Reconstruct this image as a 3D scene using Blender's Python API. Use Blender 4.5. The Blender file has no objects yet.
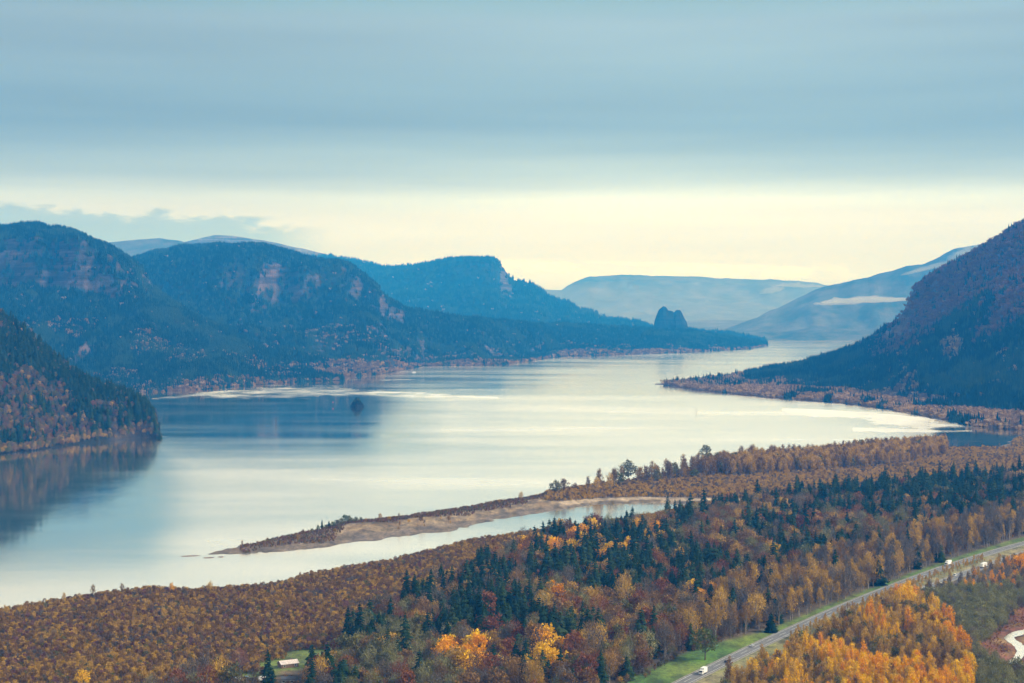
import bpy, bmesh, math, random
import numpy as np
from mathutils import Vector, Matrix

SC = bpy.context.scene
COL = SC.collection
R = math.radians
rng = np.random.default_rng(7)
random.seed(7)

# ------------------------------------------------------------------ camera
CAM_H, FPX, HOR = 220.0, 1600.0, 312.0
TH = math.atan((341.5 - HOR) / FPX)
cam_d = bpy.data.cameras.new('camera')
cam = bpy.data.objects.new('camera', cam_d)
COL.objects.link(cam)
cam.location = (0, 0, CAM_H)
cam.rotation_euler = (R(90) - TH, 0, 0)
cam_d.sensor_width = 36.0
cam_d.lens = 36.0 * FPX / 1024.0
cam_d.clip_start = 1.0
cam_d.clip_end = 90000.0
SC.camera = cam
CT, ST = math.cos(TH), math.sin(TH)


def ray(px, py):
    cx = (np.asarray(px, float) - 512.0) / FPX
    cy = (341.5 - np.asarray(py, float)) / FPX
    return cx, CT + cy * ST, -ST + cy * CT


def gp(px, py, z=0.0):
    """ground point seen at a picture position (survey of the photograph)"""
    dx, dy, dz = ray(px, py)
    t = (z - CAM_H) / np.minimum(dz, -1e-4)
    return dx * t, dy * t


def at(px, py, d):
    dx, dy, dz = ray(px, py)
    t = d / dy
    return dx * t, dy * t, CAM_H + dz * t


def proj(x, y, z):
    x, y, z = np.asarray(x, float), np.asarray(y, float), np.asarray(z, float) - CAM_H
    f = y * CT - z * ST
    u = y * ST + z * CT
    return 512 + FPX * x / f, 341.5 - FPX * u / f


# ------------------------------------------------------------------ noise
def _h(ix, iy, seed):
    n = (ix.astype(np.int64) * 374761393 + iy.astype(np.int64) * 668265263 + seed * 1442695041) & 0xFFFFFFFF
    n = ((n ^ (n >> 13)) * 1274126177) & 0xFFFFFFFF
    n = n ^ (n >> 16)
    return n.astype(np.float64) / 4294967295.0


def vn(x, y, seed=0):
    x, y = np.broadcast_arrays(np.asarray(x, float), np.asarray(y, float))
    ix, iy = np.floor(x), np.floor(y)
    fx, fy = x - ix, y - iy
    fx, fy = fx * fx * (3 - 2 * fx), fy * fy * (3 - 2 * fy)
    a, b, c, d = _h(ix, iy, seed), _h(ix + 1, iy, seed), _h(ix, iy + 1, seed), _h(ix + 1, iy + 1, seed)
    return (a * (1 - fx) + b * fx) * (1 - fy) + (c * (1 - fx) + d * fx) * fy


def fbm(x, y, seed=0, o=4):
    s = 0; a = 0.5; t = 0
    for i in range(o):
        s = s + a * vn(x * 2 ** i, y * 2 ** i, seed + i * 17); t += a; a *= 0.5
    return s / t


def ridged(x, y, seed=0, o=4):
    s = 0; a = 0.5; t = 0
    for i in range(o):
        s = s + a * (1 - np.abs(2 * vn(x * 2 ** i, y * 2 ** i, seed + i * 31) - 1)); t += a; a *= 0.5
    return s / t


# ------------------------------------------------------------------ materials
def nodes(m):
    m.use_nodes = True
    nt = m.node_tree
    nt.nodes.clear()
    return nt, nt.nodes, nt.links


def N(nt, t, **kw):
    n = nt.nodes.new(t)
    for k, v in kw.items():
        if k.startswith('i_'):
            key = k[2:]
            key = int(key) if key.isdigit() else key.replace('_', ' ')
            n.inputs[key].default_value = v
        else:
            setattr(n, k, v)
    return n


def ramp(nt, stops, interp='LINEAR'):
    n = nt.nodes.new('ShaderNodeValToRGB')
    n.color_ramp.interpolation = interp
    el = n.color_ramp.elements
    while len(el) < len(stops):
        el.new(0.5)
    for e, (p, c) in zip(el, stops):
        e.position = p
        e.color = (c[0], c[1], c[2], 1)
    return n


def mat_plain(name, color, rough=0.7, metal=0.0, noise=0.12, scale=1.5):
    m = bpy.data.materials.new(name)
    nt, ns, L = nodes(m)
    out = N(nt, 'ShaderNodeOutputMaterial')
    b = N(nt, 'ShaderNodeBsdfPrincipled', i_Roughness=rough, i_Metallic=metal)
    tc = N(nt, 'ShaderNodeTexCoord')
    nz = N(nt, 'ShaderNodeTexNoise', i_Scale=scale, i_Detail=4.0)
    L.new(tc.outputs['Object'], nz.inputs['Vector'])
    c0 = [max(0, c * (1 - noise * 1.6)) for c in color]
    c1 = [min(1, c * (1 + noise * 1.6)) for c in color]
    rp = ramp(nt, [(0.3, c0), (0.7, c1)])
    L.new(nz.outputs[0], rp.inputs[0])
    L.new(rp.outputs[0], b.inputs['Base Color'])
    L.new(b.outputs[0], out.inputs[0])
    return m


def mat_leaf(name, cols, rough=0.75, trans=0.25, island=0.5):
    """foliage: colour varies from plant to plant and from leaf clump to leaf clump"""
    m = bpy.data.materials.new(name)
    nt, ns, L = nodes(m)
    out = N(nt, 'ShaderNodeOutputMaterial')
    oi = N(nt, 'ShaderNodeObjectInfo')
    geo = N(nt, 'ShaderNodeNewGeometry')
    mx = N(nt, 'ShaderNodeMath', operation='MULTIPLY_ADD', i_1=island, i_2=0.0)
    L.new(geo.outputs['Random Per Island'], mx.inputs[0])
    m2 = N(nt, 'ShaderNodeMath', operation='MULTIPLY_ADD', i_1=1.0 - island)
    L.new(oi.outputs['Random'], m2.inputs[0])
    L.new(mx.outputs[0], m2.inputs[2])
    k = len(cols)
    rp = ramp(nt, [(i / max(1, k - 1) * 0.9 + 0.05, c) for i, c in enumerate(cols)])
    L.new(m2.outputs[0], rp.inputs[0])
    d = N(nt, 'ShaderNodeBsdfDiffuse')
    t = N(nt, 'ShaderNodeBsdfTranslucent')
    L.new(rp.outputs[0], d.inputs[0]); L.new(rp.outputs[0], t.inputs[0])
    mix = N(nt, 'ShaderNodeMixShader', i_0=trans)
    L.new(d.outputs[0], mix.inputs[1]); L.new(t.outputs[0], mix.inputs[2])
    L.new(mix.outputs[0], out.inputs[0])
    return m


M = {}
M['bark'] = mat_plain('bark', (0.09, 0.07, 0.055), 0.9, 0, 0.3, 2)
M['pale_bark'] = mat_plain('pale_bark', (0.24, 0.2, 0.17), 0.9, 0, 0.3, 2)
LEAF = {
    'conifer': mat_leaf('needles', [(0.008, 0.022, 0.012), (0.020, 0.042, 0.018), (0.045, 0.068, 0.022)], trans=0.08, island=0.3),
    'fir_far': mat_leaf('hill_needles', [(0.005, 0.018, 0.022), (0.010, 0.030, 0.032), (0.018, 0.045, 0.04)], trans=0.05, island=0.3),
    'conifer_pale': mat_leaf('pale_needles', [(0.015, 0.045, 0.04), (0.03, 0.065, 0.05), (0.05, 0.08, 0.05)], trans=0.08, island=0.3),
    'rust': mat_leaf('rust_leaves', [(0.12, 0.036, 0.016), (0.22, 0.08, 0.028), (0.32, 0.14, 0.045)]),
    'brown': mat_leaf('brown_leaves', [(0.10, 0.055, 0.024), (0.22, 0.125, 0.045), (0.36, 0.21, 0.055)]),
    'tan': mat_leaf('tan_leaves', [(0.26, 0.155, 0.035), (0.46, 0.28, 0.05), (0.62, 0.39, 0.055)]),
    'orange': mat_leaf('orange_leaves', [(0.55, 0.21, 0.008), (0.80, 0.36, 0.006), (0.85, 0.46, 0.01)]),
    'yellow': mat_leaf('yellow_leaves', [(0.60, 0.33, 0.006), (0.85, 0.50, 0.008), (0.80, 0.55, 0.02)]),
    'olive': mat_leaf('olive_leaves', [(0.085, 0.085, 0.035), (0.14, 0.13, 0.045), (0.22, 0.19, 0.055)]),
    'grey': mat_leaf('bare_twigs', [(0.075, 0.06, 0.05), (0.14, 0.115, 0.09), (0.22, 0.175, 0.12)]),
    'willow': mat_leaf('grey_green_leaves', [(0.12, 0.12, 0.05), (0.22, 0.215, 0.09), (0.32, 0.29, 0.13)]),
    'green': mat_leaf('green_leaves', [(0.05, 0.085, 0.02), (0.09, 0.12, 0.03), (0.16, 0.15, 0.04)]),
    'mauve': mat_leaf('mauve_twigs', [(0.11, 0.05, 0.05), (0.19, 0.09, 0.08), (0.27, 0.13, 0.10)]),
    'hillgold': mat_leaf('hill_autumn_leaves', [(0.17, 0.10, 0.055), (0.40, 0.25, 0.12), (0.62, 0.42, 0.18)]),
}


def mat_hill(name, forest, soil, rock, rock_lo=0.62, rock_hi=0.80):
    m = bpy.data.materials.new(name)
    nt, ns, L = nodes(m)
    out = N(nt, 'ShaderNodeOutputMaterial')
    b = N(nt, 'ShaderNodeBsdfDiffuse')
    geo = N(nt, 'ShaderNodeNewGeometry')
    n1 = N(nt, 'ShaderNodeTexNoise', i_Scale=0.004, i_Detail=8.0, i_Roughness=0.65)
    n2 = N(nt, 'ShaderNodeTexNoise', i_Scale=0.03, i_Detail=6.0, i_Roughness=0.7)
    mp = N(nt, 'ShaderNodeMapping')
    mp.inputs['Scale'].default_value = (1.6, 1.6, .7)
    L.new(geo.outputs['Position'], n1.inputs['Vector'])
    L.new(geo.outputs['Position'], mp.inputs['Vector'])
    L.new(mp.outputs[0], n2.inputs['Vector'])
    r1 = ramp(nt, [(0.40, forest), (0.66, soil)])
    L.new(n1.outputs[0], r1.inputs[0])
    r2 = ramp(nt, [(0.35, [c * 0.5 for c in rock]), (0.65, rock)])
    L.new(n2.outputs[0], r2.inputs[0])
    mp4 = N(nt, 'ShaderNodeMapping'); mp4.inputs['Scale'].default_value = (.08, .08, 1.6)
    n4 = N(nt, 'ShaderNodeTexNoise', i_Scale=0.03, i_Detail=5.0, i_Roughness=0.7)
    L.new(geo.outputs['Position'], mp4.inputs['Vector']); L.new(mp4.outputs[0], n4.inputs['Vector'])
    st4 = N(nt, 'ShaderNodeMapRange'); st4.inputs['From Min'].default_value = .40; st4.inputs['From Max'].default_value = .60; st4.inputs['To Min'].default_value = .35; st4.inputs['To Max'].default_value = 1.25
    L.new(n4.outputs[0], st4.inputs['Value'])
    sc4 = N(nt, 'ShaderNodeVectorMath', operation='SCALE'); L.new(r2.outputs[0], sc4.inputs[0]); L.new(st4.outputs[0], sc4.inputs['Scale'])
    sep = N(nt, 'ShaderNodeSeparateXYZ')
    L.new(geo.outputs['True Normal'], sep.inputs[0])
    ad = N(nt, 'ShaderNodeMath', operation='MULTIPLY_ADD', i_1=0.35, i_2=-0.175)
    L.new(n2.outputs[0], ad.inputs[0])
    sm = N(nt, 'ShaderNodeMath', operation='ADD')
    L.new(sep.outputs['Z'], sm.inputs[0]); L.new(ad.outputs[0], sm.inputs[1])
    st = N(nt, 'ShaderNodeMapRange')
    st.inputs['From Min'].default_value = rock_hi
    st.inputs['From Max'].default_value = rock_lo
    L.new(sm.outputs[0], st.inputs['Value'])
    mx = N(nt, 'ShaderNodeMixRGB')
    L.new(st.outputs[0], mx.inputs[0]); L.new(r1.outputs[0], mx.inputs[1]); L.new(sc4.outputs[0], mx.inputs[2])
    L.new(mx.outputs[0], b.inputs[0])
    bp = N(nt, 'ShaderNodeBump', i_Strength=0.8, i_Distance=14.0)
    L.new(n2.outputs[0], bp.inputs['Height'])
    L.new(bp.outputs[0], b.inputs['Normal'])
    L.new(b.outputs[0], out.inputs[0])
    return m


M['hill_near'] = mat_hill('hill_near', (0.02, 0.024, 0.018), (0.05, 0.035, 0.025), (0.06, 0.05, 0.045))
M['hill'] = mat_hill('hill_mid', (0.012, 0.026, 0.028), (0.03, 0.035, 0.033), (0.17, 0.115, 0.12), 0.40, 0.78)
M['rock'] = mat_hill('rock', (0.010, 0.018, 0.018), (0.018, 0.022, 0.02), (0.024, 0.028, 0.03), 0.6, 0.95)
M['hill_mauve'] = mat_hill('hill_mauve', (0.04, 0.032, 0.035), (0.12, 0.07, 0.07), (0.17, 0.12, 0.11))
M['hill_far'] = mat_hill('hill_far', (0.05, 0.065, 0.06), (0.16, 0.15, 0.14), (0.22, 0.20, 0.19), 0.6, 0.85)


# ------------------------------------------------------------------ mesh helpers
def tag(o, label=None, cat=None, group=None, kind=None):
    if label: o['label'] = label
    if cat: o['category'] = cat
    if group: o['group'] = group
    if kind: o['kind'] = kind
    return o


def mesh_np(name, V, F, mats, mi=None, smooth=False):
    me = bpy.data.meshes.new(name)
    me.from_pydata([tuple(v) for v in V], [], [tuple(int(i) for i in f) for f in F])
    for m in (mats if isinstance(mats, list) else [mats]):
        me.materials.append(m)
    if mi is not None:
        me.polygons.foreach_set('material_index', np.asarray(mi, np.int32))
    if smooth:
        me.polygons.foreach_set('use_smooth', np.ones(len(me.polygons), bool))
    me.update()
    return me


def grid_mesh(name, X, Y, Z, mat, smooth=True, attrs=None):
    nr, nc = X.shape
    V = np.stack([X, Y, Z], -1).reshape(-1, 3)
    i = np.arange(nr * nc).reshape(nr, nc)
    F = np.stack([i[:-1, :-1], i[:-1, 1:], i[1:, 1:], i[1:, :-1]], -1).reshape(-1, 4)
    me = bpy.data.meshes.new(name)
    me.vertices.add(len(V)); me.vertices.foreach_set('co', V.astype(np.float32).ravel())
    me.loops.add(F.size); me.loops.foreach_set('vertex_index', F.astype(np.int32).ravel())
    me.polygons.add(len(F)); me.polygons.foreach_set('loop_start', np.arange(0, F.size, 4, dtype=np.int32))
    me.materials.append(mat)
    me.update(calc_edges=True)
    if smooth:
        me.polygons.foreach_set('use_smooth', np.ones(len(F), bool))
    if attrs:
        for k, a in attrs.items():
            if a.ndim == 3:
                at_ = me.color_attributes.new(k, 'FLOAT_COLOR', 'POINT')
                rgba = np.ones((nr * nc, 4), np.float32); rgba[:, :3] = a.reshape(-1, 3)
                at_.data.foreach_set('color', rgba.ravel())
            else:
                at_ = me.attributes.new(k, 'FLOAT', 'POINT')
                at_.data.foreach_set('value', a.astype(np.float32).ravel())
    me.validate()
    return me


def link(name, me, parent=None, loc=(0, 0, 0), rz=0.0):
    o = bpy.data.objects.new(name, me)
    COL.objects.link(o)
    o.location = loc
    o.rotation_euler = (0, 0, rz)
    if parent is not None:
        o.parent = parent
    return o


def tube(V, F, p0, p1, r0, r1, n=5):
    p0, p1 = np.array(p0, float), np.array(p1, float)
    d = p1 - p0; d /= (np.linalg.norm(d) + 1e-9)
    a = np.cross(d, (0.3, 0.9, 0.2)); a /= np.linalg.norm(a); b = np.cross(d, a)
    s = len(V)
    for p, r in ((p0, r0), (p1, r1)):
        for k in range(n):
            t = 2 * math.pi * k / n
            V.append(p + a * r * math.cos(t) + b * r * math.sin(t))
    for k in range(n):
        F.append((s + k, s + (k + 1) % n, s + n + (k + 1) % n, s + n + k))


# ------------------------------------------------------------------ tree shapes (trunk mesh data, crown mesh data)
def conifer_shape(seed, H=24.0, W=3.9, levels=17, per=8, core=True):
    r = np.random.default_rng(seed)
    V, F = [], []
    tube(V, F, (0, 0, -0.5), (0, 0, H * 0.97), H * 0.014, 0.04, 6)
    tr = (V, F)
    V, F = [], []
    z0 = H * r.uniform(0.05, 0.14)
    for l in range(levels):
        t = l / (levels - 1)
        z = z0 + (H - z0) * t ** 0.92
        rad = W * ((1 - t) ** 0.66) * r.uniform(0.72, 1.18) + 0.15
        ph = r.uniform(0, 6.28)
        for k in range(max(5, int(per * (1 - 0.3 * t)))):
            a = ph + 6.283 * k / per + r.normal(0, 0.2)
            L = rad * r.uniform(0.65, 1.18)
            wid = L * 0.42 + 0.15
            up = r.uniform(0.0, 0.3) * (0.4 + t)
            dx, dy = math.cos(a), math.sin(a)
            nx, ny = -dy, dx
            drop = -0.32 * L
            s = len(V)
            V += [np.array((0, 0, z + 0.5)),
                  np.array((dx * L * .55 + nx * wid, dy * L * .55 + ny * wid, z + drop * .55 - .25 + up)),
                  np.array((dx * L, dy * L, z + drop + up)),
                  np.array((dx * L * .55 - nx * wid, dy * L * .55 - ny * wid, z + drop * .55 - .25 + up)),
                  np.array((dx * L * .6, dy * L * .6, z + drop * .5 + .25 + up))]
            F += [(s, s + 1, s + 4), (s + 1, s + 2, s + 4), (s + 2, s + 3, s + 4), (s + 3, s, s + 4)]
            # hanging sprays
            for q in range(2):
                f = r.uniform(.45, .95)
                s = len(V)
                c = np.array((dx * L * f, dy * L * f, z + drop * f + up))
                hw = 0.45 * wid
                V += [c + np.array((nx * hw, ny * hw, 0.1)), c - np.array((nx * hw, ny * hw, -0.1)), c + np.array((dx * .25, dy * .25, -r.uniform(.5, 1.1)))]
                F += [(s, s + 1, s + 2)]
    s = len(V)
    V += [np.array((0.14, 0, H * .9)), np.array((-.1, .12, H * .9)), np.array((-.1, -.12, H * .9)), np.array((0, 0, H * 1.02))]
    F += [(s, s + 1, s + 3), (s + 1, s + 2, s + 3), (s + 2, s, s + 3)]
    return tr, (V, F)


def leafquad(V, F, c, s, r):
    n = r.normal(size=3); n /= np.linalg.norm(n)
    a = np.cross(n, r.normal(size=3)); a /= (np.linalg.norm(a) + 1e-9); b = np.cross(n, a)
    k = len(V)
    e = r.uniform(.6, 1.3)
    V += [c + a * s, c + b * s * e, c - a * s * r.uniform(.6, 1), c - b * s * e * r.uniform(.6, 1.)]
    F.append((k, k + 1, k + 2, k + 3))


def broad_shape(seed, H=13.0, W=5.0, clumps=22, per=34, leaf=0.42, base=0.25, upright=0.0, twig=0):
    r = np.random.default_rng(seed)
    V, F = [], []
    hb = H * base
    tube(V, F, (0, 0, -0.5), (0.1, 0, hb), H * .024, H * .018, 6)
    tube(V, F, (0.1, 0, hb), (0.2, 0.1, H * .8), H * .018, .05, 5)
    cs = []
    for i in range(clumps):
        a = i * 2.399 + r.normal(0, .3)
        t = (i + .5) / clumps
        z = hb * 1.1 + (H - hb * 1.1) * (0.12 + 0.80 * t) * r.uniform(.9, 1.08)
        zz = (z - hb) / (H - hb)
        prof = math.sin(math.pi * min(.97, max(0.08, zz ** (0.75 - .15 * upright)))) ** 0.65
        rr = W * prof * r.uniform(.25, .95)
        c = np.array((math.cos(a) * rr, math.sin(a) * rr, z))
        cs.append((c, r.uniform(.65, 1.25)))
    for c, s in cs:
        if r.random() < .75:
            tube(V, F, (0.1, 0, max(hb * .9, c[2] - H * .33)), c, H * .009, .05, 4)
    tr = (V, F)
    V, F = [], []
    cr = W * 0.36
    for c, s in cs:
        for j in range(int(per * s)):
            d = r.normal(size=3); d /= np.linalg.norm(d)
            d[2] *= (0.8 + .7 * upright)
            rad = cr * s * r.uniform(.35, 1.0) ** .5 * r.uniform(.7, 1.25)
            leafquad(V, F, c + d * rad, leaf * r.uniform(.6, 1.35), r)
        for j in range(twig):
            d = r.normal(size=3); d[2] = abs(d[2]) * 1.5 + .4; d /= np.linalg.norm(d)
            p = c + r.normal(size=3) * cr * .5
            q = p + d * r.uniform(.8, 2.0) * (H / 13)
            side = np.cross(d, r.normal(size=3)); side /= np.linalg.norm(side)
            k = len(V)
            V += [p + side * .09, p - side * .09, q]
            F.append((k, k + 1, k + 2))
    return tr, (V, F)


def shrub_shape(seed, H=3.2, W=1.9, n=110, leaf=.26, twig=40):
    r = np.random.default_rng(seed)
    V, F = [], []
    for k in range(5):
        a = r.uniform(0, 6.28)
        tube(V, F, (0, 0, -.2), (math.cos(a) * W * .5, math.sin(a) * W * .5, H * .7), .06, .02, 3)
    tr = (V, F)
    V, F = [], []
    for j in range(n):
        z = H * r.uniform(.12, 1.0) ** .75
        rr = W * math.sin(math.pi * min(.96, .18 + .75 * z / H)) * r.uniform(.3, 1.05)
        a = r.uniform(0, 6.28)
        leafquad(V, F, np.array((math.cos(a) * rr, math.sin(a) * rr, z)), leaf * r.uniform(.6, 1.4), r)
    for j in range(twig):
        a = r.uniform(0, 6.28); rr = W * r.uniform(.1, .6)
        p = np.array((math.cos(a) * rr * .5, math.sin(a) * rr * .5, H * .3)); q = np.array((math.cos(a) * rr * 1.6, math.sin(a) * rr * 1.6, H * r.uniform(.8, 1.25)))
        k = len(V); V += [p + (.06, 0, 0), p - (.06, 0, 0), q]; F.append((k, k + 1, k + 2))
    return tr, (V, F)


# shape library: name -> list of (trunk, crown)
SH = {
    'conifer': [conifer_shape(11, 21, 6.6), conifer_shape(12, 25, 6.0, 19), conifer_shape(13, 14, 6.4, 13), conifer_shape(14, 18, 8.2, 15, 10)],
    'broad': [broad_shape(21, 13, 5.2, 26), broad_shape(22, 12, 5.6, 28), broad_shape(23, 14.5, 4.9, 26), broad_shape(24, 11, 5.0, 22)],
    'bare': [broad_shape(31, 13, 4.9, 24, 9, .34, .22, .2, 22), broad_shape(32, 14, 4.4, 24, 8, .34, .25, .4, 24), broad_shape(33, 12, 5.2, 24, 10, .34, .2, .1, 22)],
    'poplar': [broad_shape(41, 16, 2.9, 26, 15, .36, .2, .8, 10), broad_shape(42, 18, 2.4, 26, 13, .36, .24, .9, 10), broad_shape(43, 14, 3.3, 26, 16, .36, .18, .7, 10)],
    'wispy': [broad_shape(51, 15, 2.9, 22, 8, .38, .3, .9, 16), broad_shape(52, 16, 2.6, 22, 7, .38, .34, .9, 16), broad_shape(53, 14, 3.2, 22, 9, .38, .28, .8, 16)],
    'shrub': [shrub_shape(61), shrub_shape(62, 3.6, 1.7), shrub_shape(63, 2.8, 2.1)],
}
_mc = {}


def tree_data(shape, i, leafkey):
    i = i % len(SH[shape])
    bark = 'pale_bark' if shape in ('poplar', 'wispy', 'bare') else 'bark'
    k1 = ('t', shape, i)
    if k1 not in _mc:
        V, F = SH[shape][i][0]
        _mc[k1] = mesh_np('trunk_' + shape, V, F, M[bark], smooth=False)
    k2 = ('c', shape, i, leafkey)
    if k2 not in _mc:
        V, F = SH[shape][i][1]
        _mc[k2] = mesh_np('crown_' + shape + '_' + leafkey, V, F, LEAF[leafkey])
    return _mc[k1], _mc[k2]


def joined(shape, i, leafkey):
    i = i % len(SH[shape])
    k = ('j', shape, i, leafkey)
    if k not in _mc:
        (V1, F1), (V2, F2) = SH[shape][i]
        n = len(V1)
        F = list(F1) + [tuple(j + n for j in f) for f in F2]
        bark = 'pale_bark' if shape in ('poplar', 'wispy', 'bare') else 'bark'
        _mc[k] = mesh_np('whole_' + shape + '_' + leafkey, list(V1) + list(V2), F, [M[bark], LEAF[leafkey]], [0] * len(F1) + [1] * len(F2))
    return _mc[k]


# low detail hillside trees
def hill_conifer(seed, H=27.0, W=5.0):
    r = np.random.default_rng(seed)
    V, F = [], []
    n = 8
    for l in range(5):
        t = l / 5
        z0, z1 = H * (.06 + .8 * t), H * (.06 + .8 * t + .34)
        rad = W * (1 - t) ** .85
        s = len(V)
        V.append(np.array((0, 0, min(z1, H))))
        for k in range(n):
            a = 6.283 * k / n + l
            q = rad * (r.uniform(.9, 1.25) if k % 2 else r.uniform(.45, .75))
            V.append(np.array((math.cos(a) * q, math.sin(a) * q, z0 + r.uniform(-1, .6))))
        for k in range(n):
            F.append((s, s + 1 + k, s + 1 + (k + 1) % n))
    return V, F


def hill_broad(seed, H=19.0, W=7.0):
    r = np.random.default_rng(seed)
    V, F = [], []
    for c in range(9):
        a = c * 2.4
        rr = W * .55 * math.sqrt(c / 9)
        cc = np.array((math.cos(a) * rr, math.sin(a) * rr, H * r.uniform(.45, .8)))
        for j in range(13):
            d = r.normal(size=3); d /= np.linalg.norm(d)
            leafquad(V, F, cc + d * W * .4 * r.uniform(.6, 1), 1.15 * r.uniform(.6, 1.3), r)
    tube(V, F, (0, 0, -1), (0, 0, H * .6), .3, .15, 3)
    return V, F


def patch_of(fn, seed, n, spread, **kw):
    r = np.random.default_rng(seed)
    V, F = [], []
    for k in range(n):
        a = k * 2.4; rr = spread * math.sqrt((k + .3) / n)
        v, f = fn(seed * 10 + k, **kw)
        s = r.uniform(.7, 1.2); o = len(V)
        off = np.array((math.cos(a) * rr, math.sin(a) * rr, 0)) + np.append(r.normal(0, 1.5, 2), 0)
        V += [p * s + off for p in v]
        F += [tuple(i + o for i in q) for q in f]
    return V, F


# ------------------------------------------------------------------ instanced masses ("stuff")
def template_collection(name, meshes):
    c = bpy.data.collections.new(name)
    for i, me in enumerate(meshes):
        o = bpy.data.objects.new('%s_%03d' % (name, i), me)
        c.objects.link(o)
    return c


_ng = {}


def mass(name, pts, rot, scl, idx, tcol, label, cat=None, group=None):
    pts = np.asarray(pts, np.float32)
    me = bpy.data.meshes.new(name)
    me.vertices.add(len(pts)); me.vertices.foreach_set('co', pts.ravel())
    for k, a, t in (('rot', rot, 'FLOAT'), ('scl', scl, 'FLOAT'), ('idx', idx, 'INT')):
        at_ = me.attributes.new(k, t, 'POINT')
        at_.data.foreach_set('value', np.asarray(a, np.float32 if t == 'FLOAT' else np.int32))
    o = link(name, me)
    key = tcol.name
    if key not in _ng:
        g = bpy.data.node_groups.new('scatter_' + key, 'GeometryNodeTree')
        g.interface.new_socket('Geometry', in_out='INPUT', socket_type='NodeSocketGeometry')
        g.interface.new_socket('Geometry', in_out='OUTPUT', socket_type='NodeSocketGeometry')
        gi = g.nodes.new('NodeGroupInput'); go = g.nodes.new('NodeGroupOutput')
        ci = g.nodes.new('GeometryNodeCollectionInfo')
        ci.inputs['Collection'].default_value = tcol
        ci.inputs['Separate Children'].default_value = True
        ci.inputs['Reset Children'].default_value = True
        ip = g.nodes.new('GeometryNodeInstanceOnPoints')
        ip.inputs['Pick Instance'].default_value = True

        def na(n, t):
            q = g.nodes.new('GeometryNodeInputNamedAttribute'); q.data_type = t
            q.inputs['Name'].default_value = n
            return q
        ni, nr_, nsn = na('idx', 'INT'), na('rot', 'FLOAT'), na('scl', 'FLOAT')
        cx = g.nodes.new('ShaderNodeCombineXYZ')
        L = g.links
        L.new(gi.outputs[0], ip.inputs['Points']); L.new(ci.outputs[0], ip.inputs['Instance'])
        L.new(ni.outputs[0], ip.inputs['Instance Index'])
        L.new(nr_.outputs[0], cx.inputs['Z']); L.new(cx.outputs[0], ip.inputs['Rotation'])
        L.new(nsn.outputs[0], ip.inputs['Scale'])
        L.new(ip.outputs[0], go.inputs[0])
        _ng[key] = g
    md = o.modifiers.new('scatter', 'NODES')
    md.node_group = _ng[key]
    tag(o, label, cat, group, 'stuff')
    return o


HILLSET = template_collection('hill_set', [
    mesh_np('hs0', *patch_of(hill_conifer, 1, 4, 9), LEAF['fir_far']),
    mesh_np('hs1', *patch_of(hill_conifer, 2, 5, 10), LEAF['fir_far']),
    mesh_np('hs2', *patch_of(hill_conifer, 3, 3, 8, H=31, W=5.4), LEAF['fir_far']),
    mesh_np('hs3', *patch_of(hill_broad, 4, 3, 9), LEAF['hillgold']),
    mesh_np('hs4', *patch_of(hill_broad, 5, 4, 10), LEAF['brown']),
    mesh_np('hs5', *patch_of(hill_broad, 6, 4, 10), LEAF['mauve']),
    mesh_np('hs6', *patch_of(hill_conifer, 7, 4, 9), LEAF['conifer_pale']),
])

# ------------------------------------------------------------------ ridges


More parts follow.
